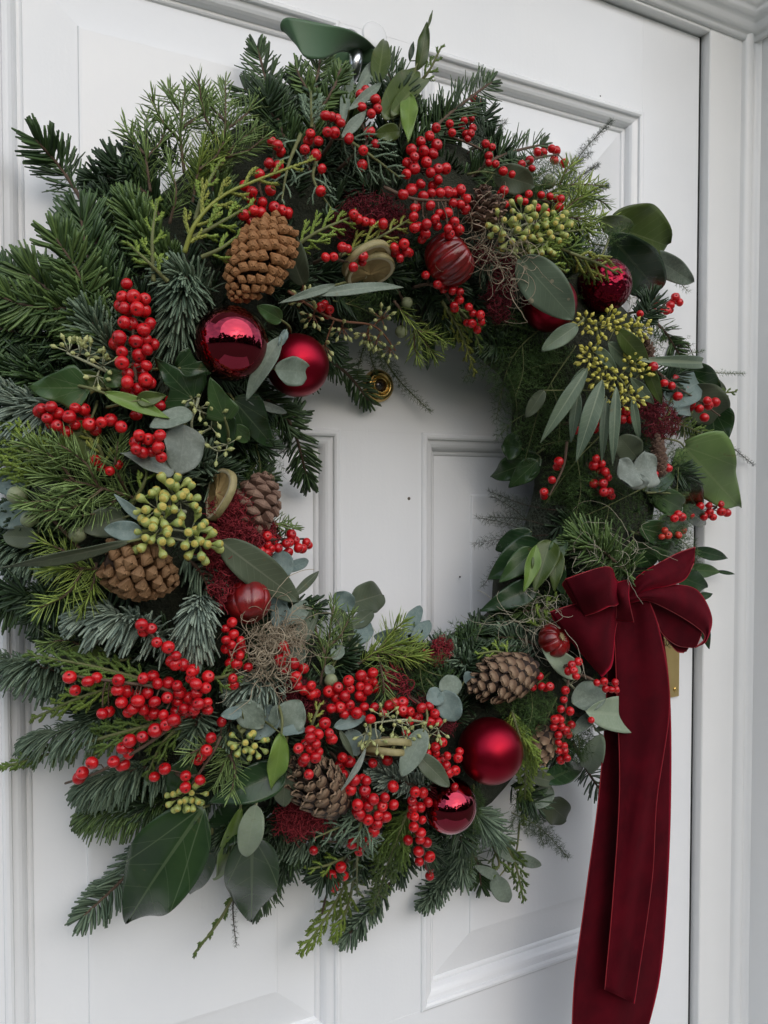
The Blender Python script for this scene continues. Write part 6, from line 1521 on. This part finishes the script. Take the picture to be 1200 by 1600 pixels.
pine_cone('small slim larch cone at the right beside the pale round leaves', (1032, 740), (1026, 676), 14, 'cone_plum', 'plate', 60, lambda t: 44 - 22 * t, .0095, (.012, .012), blunt=.4, spread=1.0)
pine_cone('tiny cone at the right behind the yellow seed clusters', (1015, 560), (1008, 525), 12, 'cone_plum', 'plate', 34, lambda t: 52 - 22 * t, .0080, (.010, .012), blunt=.5, spread=1.0)

# ------------------------------------------------------------------ baubles and pods
bauble('mirror glossy wine red bauble below the tan cone', (361, 537), 58.5, 'bauble_gloss', .020)
bauble('satin red bauble right beside the mirror glossy one', (465, 571), 49, 'bauble_satin', .018, (-.3, .9, .4))
bauble('largest satin red bauble at the bottom right', (766, 1173), 51, 'bauble_satin', .012, (.3, .9, .2))
bauble('mirror glossy red bauble under the largest satin one', (702, 1258), 43, 'bauble_gloss', .012, (.1, .9, .4))
bauble('half hidden satin red ball under the spotted leaf at the upper right', (858, 475), 43, 'bauble_satin', .000, (.2, .9, .4))
bauble('crackled glossy red ball below the round olive leaves', (944, 446), 42, 'bauble_crackle', -.010, (.2, .9, .4))
pod('wrinkled dark red pod with a dry stalk end at the top', (702, 405), 42, (.55, -.62, .55), 13, .90, .010, .13)
pod('glossy red pod under the large dark eucalyptus leaf at the left of the opening', (388, 940), 36, (.1, .5, .8), 8, .92, .012, .05)
pod('red tomato shaped pod left of the velvet bow', (866, 1000), 28, (.25, -.80, .40), 9, .74, .012, .16)

# ------------------------------------------------------------------ mosses, slices
RM = 'red moss clumps in the wreath'; DM = 'dry moss tangles in the wreath'
moss('moss_clump', 'bright red moss clump between the ivy fruits and the opening', 'moss', [(362, 800, 34, 30), (390, 832, 40, 26), (345, 860, 28, 40), (352, 915, 22, 36), (400, 840, 34, 20)], 'red_moss', 2600, .012, .00042, 1.4, RM, thick=.020, dh=.006)
moss('moss_clump', 'red moss clump below the spiral tipped cone', 'moss', [(478, 1275, 40, 26), (500, 1262, 24, 24), (460, 1285, 24, 24)], 'red_moss', 1000, .014, .00042, 1.2, RM, thick=.014)
moss('moss_clump', 'dark red moss clump in the shade at the top', 'moss', [(578, 330, 44, 26), (545, 355, 26, 20), (610, 350, 30, 26)], 'wine_moss', 1000, .012, .00040, 1.4, RM)
moss('moss_clump', 'wine red moss hanging right of the wrinkled pod', 'moss', [(790, 430, 22, 30), (780, 470, 20, 34), (755, 395, 18, 18)], 'wine_moss', 800, .011, .00040, 1.4, RM)
moss('moss_clump', 'wine red moss ball at the right below the yellow seed clusters', 'moss', [(1032, 660, 28, 28), (1015, 632, 24, 22)], 'wine_moss', 900, .011, .00040, 1.4, RM, dh=.006)
moss('moss_clump', 'wine red moss pad under the berries right of the dry tan moss', 'moss', [(470, 1090, 28, 28), (490, 1105, 26, 20), (455, 1072, 18, 16)], 'wine_moss', 900, .010, .00040, 1.4, RM, dh=.004)
moss('moss_clump', 'small pinkish red moss floret on the inside at the bottom', 'moss', [(690, 1012, 17, 15), (682, 1028, 12, 10), (665, 1022, 8, 8)], 'red_moss', 420, .009, .00045, 1.5, RM, dh=.002)
moss('moss_clump', 'few red moss strands above the bottom berries', 'moss', [(612, 1060, 18, 16), (628, 1075, 14, 12)], 'red_moss', 120, .014, .00060, 1.0, RM, dh=.008)
moss('moss_clump', 'dark red moss bits left of the round blue leaf pair', 'moss', [(695, 1130, 16, 18), (665, 1100, 14, 12)], 'wine_moss', 260, .010, .00040, 1.4, RM, dh=.006)
moss('dry_moss_tangle', 'dense tan dry moss tangle between berries at the bottom left of the opening', 'dry moss', [(425, 1000, 32, 28), (420, 1032, 28, 26), (452, 985, 20, 18)], 'dry_moss', 150, .065, .00038, .9, DM, 4, 22, .020, .016)
moss('dry_moss_tangle', 'pale curly moss threads above the velvet bow', 'dry moss', [(950, 845, 60, 24), (990, 860, 34, 22), (900, 855, 34, 26)], 'pale_moss', 26, .080, .00034, .6, DM, 4, 24, .016, .010)
moss('dry_moss_tangle', 'pale curly moss threads left of the red tomato shaped pod', 'dry moss', [(822, 975, 34, 34), (850, 955, 28, 26)], 'pale_moss', 38, .075, .00032, .6, DM, 4, 24, .014, .010)
moss('dry_moss_tangle', 'pale curly moss threads beside the wrinkled pod at the upper right', 'dry moss', [(775, 385, 38, 28), (800, 430, 18, 30), (750, 350, 20, 20)], 'dry_moss', 80, .070, .00032, .6, DM, 4, 24, .020, .010)

def slice_(label, spec):
    """spec: (px, py, radius px, facing direction, dh) for every slice of the bundle"""
    for lab, (x, y, r, n_, dh) in zip(label, spec):
        C = Q(x, y, dh); r = r * m_per_px(C); n_ = norm(n_)
        th = thing('lime_slice', lab, 'lime slice', C, 'dried lime slices in the wreath')
        wob = lambda ph, rr, z: (rr * (1 + .03 * math.sin(3 * ph + x)), z + .0012 * math.sin(2 * ph + x))
        a = Acc(); lathe(a, C, n_, [(r * .95, -.0028), (r, -.0022), (r * 1.01, 0), (r, .0022), (r * .95, .0028)], 48, rib=wob); part('rind', a, 'lime_rind', th)
        a = Acc()
        for s in (1, -1): lathe(a, C, n_, [(r * .955, s * .0027), (r * .84, s * .0028), (r * .82, s * .0022)], 48, rib=wob)
        part('pith', a, 'lime_pith', th)
        seg = lambda ph, rr, z: (rr * (1 + .03 * math.sin(3 * ph + x)), z * (1 - .45 * max(0, math.cos(9 * ph)) ** 6) + .0012 * math.sin(2 * ph + x))
        a = Acc()
        for s in (1, -1): lathe(a, C, n_, [(r * .83, s * .0022), (r * .6, s * .0016), (r * .3, s * .0015), (r * .06, s * .0022), (.0001, s * .0022)], 72, rib=seg)
        part('flesh', a, 'lime_flesh', th)
slice_(['upper dried lime slice of the pair under the olive cypress', 'lower dried lime slice of the pair under the olive cypress'],
       [(572, 408, 42, (.30, -.42, -.84), .018), (577, 424, 40, (.16, -.40, -.90), .012)])
slice_(['single dried lime slice standing on edge beside the bright red moss'], [(343, 772, 42, (-.96, -.14, .30), .012)])
slice_(['upper dried lime slice edge under the bottom bud clusters', 'lower dried lime slice edge under the bottom bud clusters'],
       [(605, 1160, 40, (.10, .26, .95), .020), (600, 1174, 40, (.22, .30, .92), .018)])

# ------------------------------------------------------------------ velvet bow and its tails
bow = thing('velvet_bow', 'dark red velvet bow with long hanging tails on the right', 'bow', W(972, 938, .10))
# back tail, runs out of the frame at the bottom
strip(bow, 'tail', [(950, 955, .105), (948, 1080, .100), (936, 1240, .092), (915, 1400, .088), (898, 1530, .086), (893, 1640, .084), (890, 1750, .084)],
      [(1030, 950, .100), (1046, 1080, .092), (1048, 1240, .086), (1042, 1400, .082), (1030, 1530, .082), (1004, 1640, .084), (985, 1750, .084)], ripple=.0075, n=90, nv=25)
# front tail, ends in a slanting cut
strip(bow, 'tail', [(958, 955, .122), (963, 1060, .118), (968, 1230, .110), (958, 1400, .102), (945, 1546, .096)],
      [(1002, 912, .126), (1030, 985, .122), (1046, 1100, .114), (1026, 1250, .108), (1018, 1380, .102), (991, 1568, .098)], ripple=.0055, n=80, nv=23)
# loops
strip(bow, 'loop', [(884, 905, .140), (915, 894, .150), (945, 886, .150), (957, 890, .140), (962, 905, .130), (975, 915, .124)],
      [(914, 962, .140), (935, 955, .150), (952, 947, .152), (962, 946, .148), (972, 938, .136), (980, 928, .126)], puff=.010, ripple=.0030, n=50)
strip(bow, 'loop', [(884, 905, .139), (880, 915, .122), (905, 920, .112), (950, 918, .110), (972, 926, .112)],
      [(914, 962, .139), (910, 965, .122), (930, 960, .112), (955, 950, .110), (975, 940, .112)], n=40)
strip(bow, 'loop', [(860, 956, .126), (895, 945, .134), (925, 940, .134), (955, 932, .126), (972, 930, .118)],
      [(940, 1058, .130), (948, 1050, .134), (957, 1034, .132), (962, 980, .124), (975, 945, .118)], puff=.014, ripple=.0040, n=50)
strip(bow, 'loop', [(860, 956, .126), (872, 978, .114), (900, 985, .106), (950, 960, .104), (972, 940, .106)],
      [(940, 1058, .130), (938, 1052, .116), (945, 1035, .108), (962, 985, .106), (976, 946, .106)], n=40)
strip(bow, 'loop', [(975, 925, .122), (1000, 898, .124), (1030, 880, .120), (1060, 864, .114), (1086, 855, .108)],
      [(985, 940, .124), (1015, 922, .126), (1045, 915, .122), (1070, 905, .114), (1084, 880, .109)], puff=.014, ripple=.0040, n=44)
strip(bow, 'loop', [(1086, 855, .107), (1070, 862, .096), (1035, 885, .096), (985, 925, .104)],
      [(1084, 880, .108), (1072, 900, .098), (1045, 915, .098), (990, 938, .104)], n=36)
strip(bow, 'loop', [(980, 922, .122), (1015, 918, .122), (1060, 914, .112), (1092, 925, .100), (1112, 965, .094), (1104, 1000, .094), (1088, 1011, .096)],
      [(984, 942, .124), (1010, 938, .128), (1040, 950, .124), (1075, 970, .114), (1098, 988, .104), (1100, 1000, .100), (1086, 1012, .097)], puff=.014, ripple=.0040, n=60)
strip(bow, 'loop', [(985, 932, .118), (1025, 940, .120), (1065, 958, .114), (1095, 982, .104), (1088, 1011, .0965)],
      [(990, 945, .116), (1022, 965, .116), (1035, 990, .110), (1058, 1008, .102), (1082, 1012, .097)], puff=-.006, n=50)
strip(bow, 'loop', [(1000, 945, .108), (1035, 990, .100), (1056, 1016, .096), (1068, 1020, .096)],
      [(1020, 950, .104), (1050, 985, .096), (1074, 1008, .092), (1072, 1018, .094)], n=30)
# knot
strip(bow, 'knot', [(958, 912, .128), (962, 928, .140), (964, 946, .138), (962, 968, .124)],
      [(984, 905, .126), (982, 925, .142), (984, 945, .142), (990, 972, .124)], puff=.012, n=30)

# ------------------------------------------------------------------ green hanging ribbon and the hook
hang = thing('ribbon_hanger', 'green ribbon looped over the hook at the top of the wreath', 'ribbon', W(520, 60, .05))
strip(hang, 'loop', [(560, 128, .035), (590, 90, .045), (578, 66, .062), (545, 46, .075), (500, 36, .080), (458, 28, .078), (444, 29, .074), (438, 38, .070), (440, 48, .066), (448, 49, .064), (460, 44, .064), (470, 40, .066)],
      [(530, 130, .030), (560, 92, .036), (545, 82, .048), (528, 82, .062), (505, 92, .072), (478, 90, .076), (464, 72, .074), (452, 58, .068), (450, 54, .064), (458, 52, .060), (468, 46, .060), (474, 42, .064)], 'green_ribbon', 70, 13, edge=False, lift=0, solid=.0006)
strip(hang, 'tail', [(586, 78, .058), (560, 70, .046), (530, 78, .040), (505, 84, .040)], [(582, 98, .052), (560, 100, .042), (535, 100, .036), (510, 102, .036)], 'green_ribbon', 30, 9, edge=False, lift=0, solid=.0006)
hook = thing('door_hook', 'small steel hook holding the wreath below the green ribbon', 'hook', W(556, 100, .0))
a = Acc(); P = spline([W(548, 60, .004), W(550, 82, .020), W(555, 84, .042), W(556, 92, .052), W(553, 112, .050), W(549, 128, .040)], 26)
tube(a, P, [.004 + .0025 * math.sin(math.pi * i / 25) for i in range(26)], 12); part('prong', a, 'steel', hook)
a = Acc(); c = W(548, 66, 0); lathe(a, (c[0], 0, c[2]), (0, -1, 0), [(.012, -.001), (.0118, .002), (.009, .0035), (.0002, .004)], 28); part('back_plate', a, 'steel', hook)
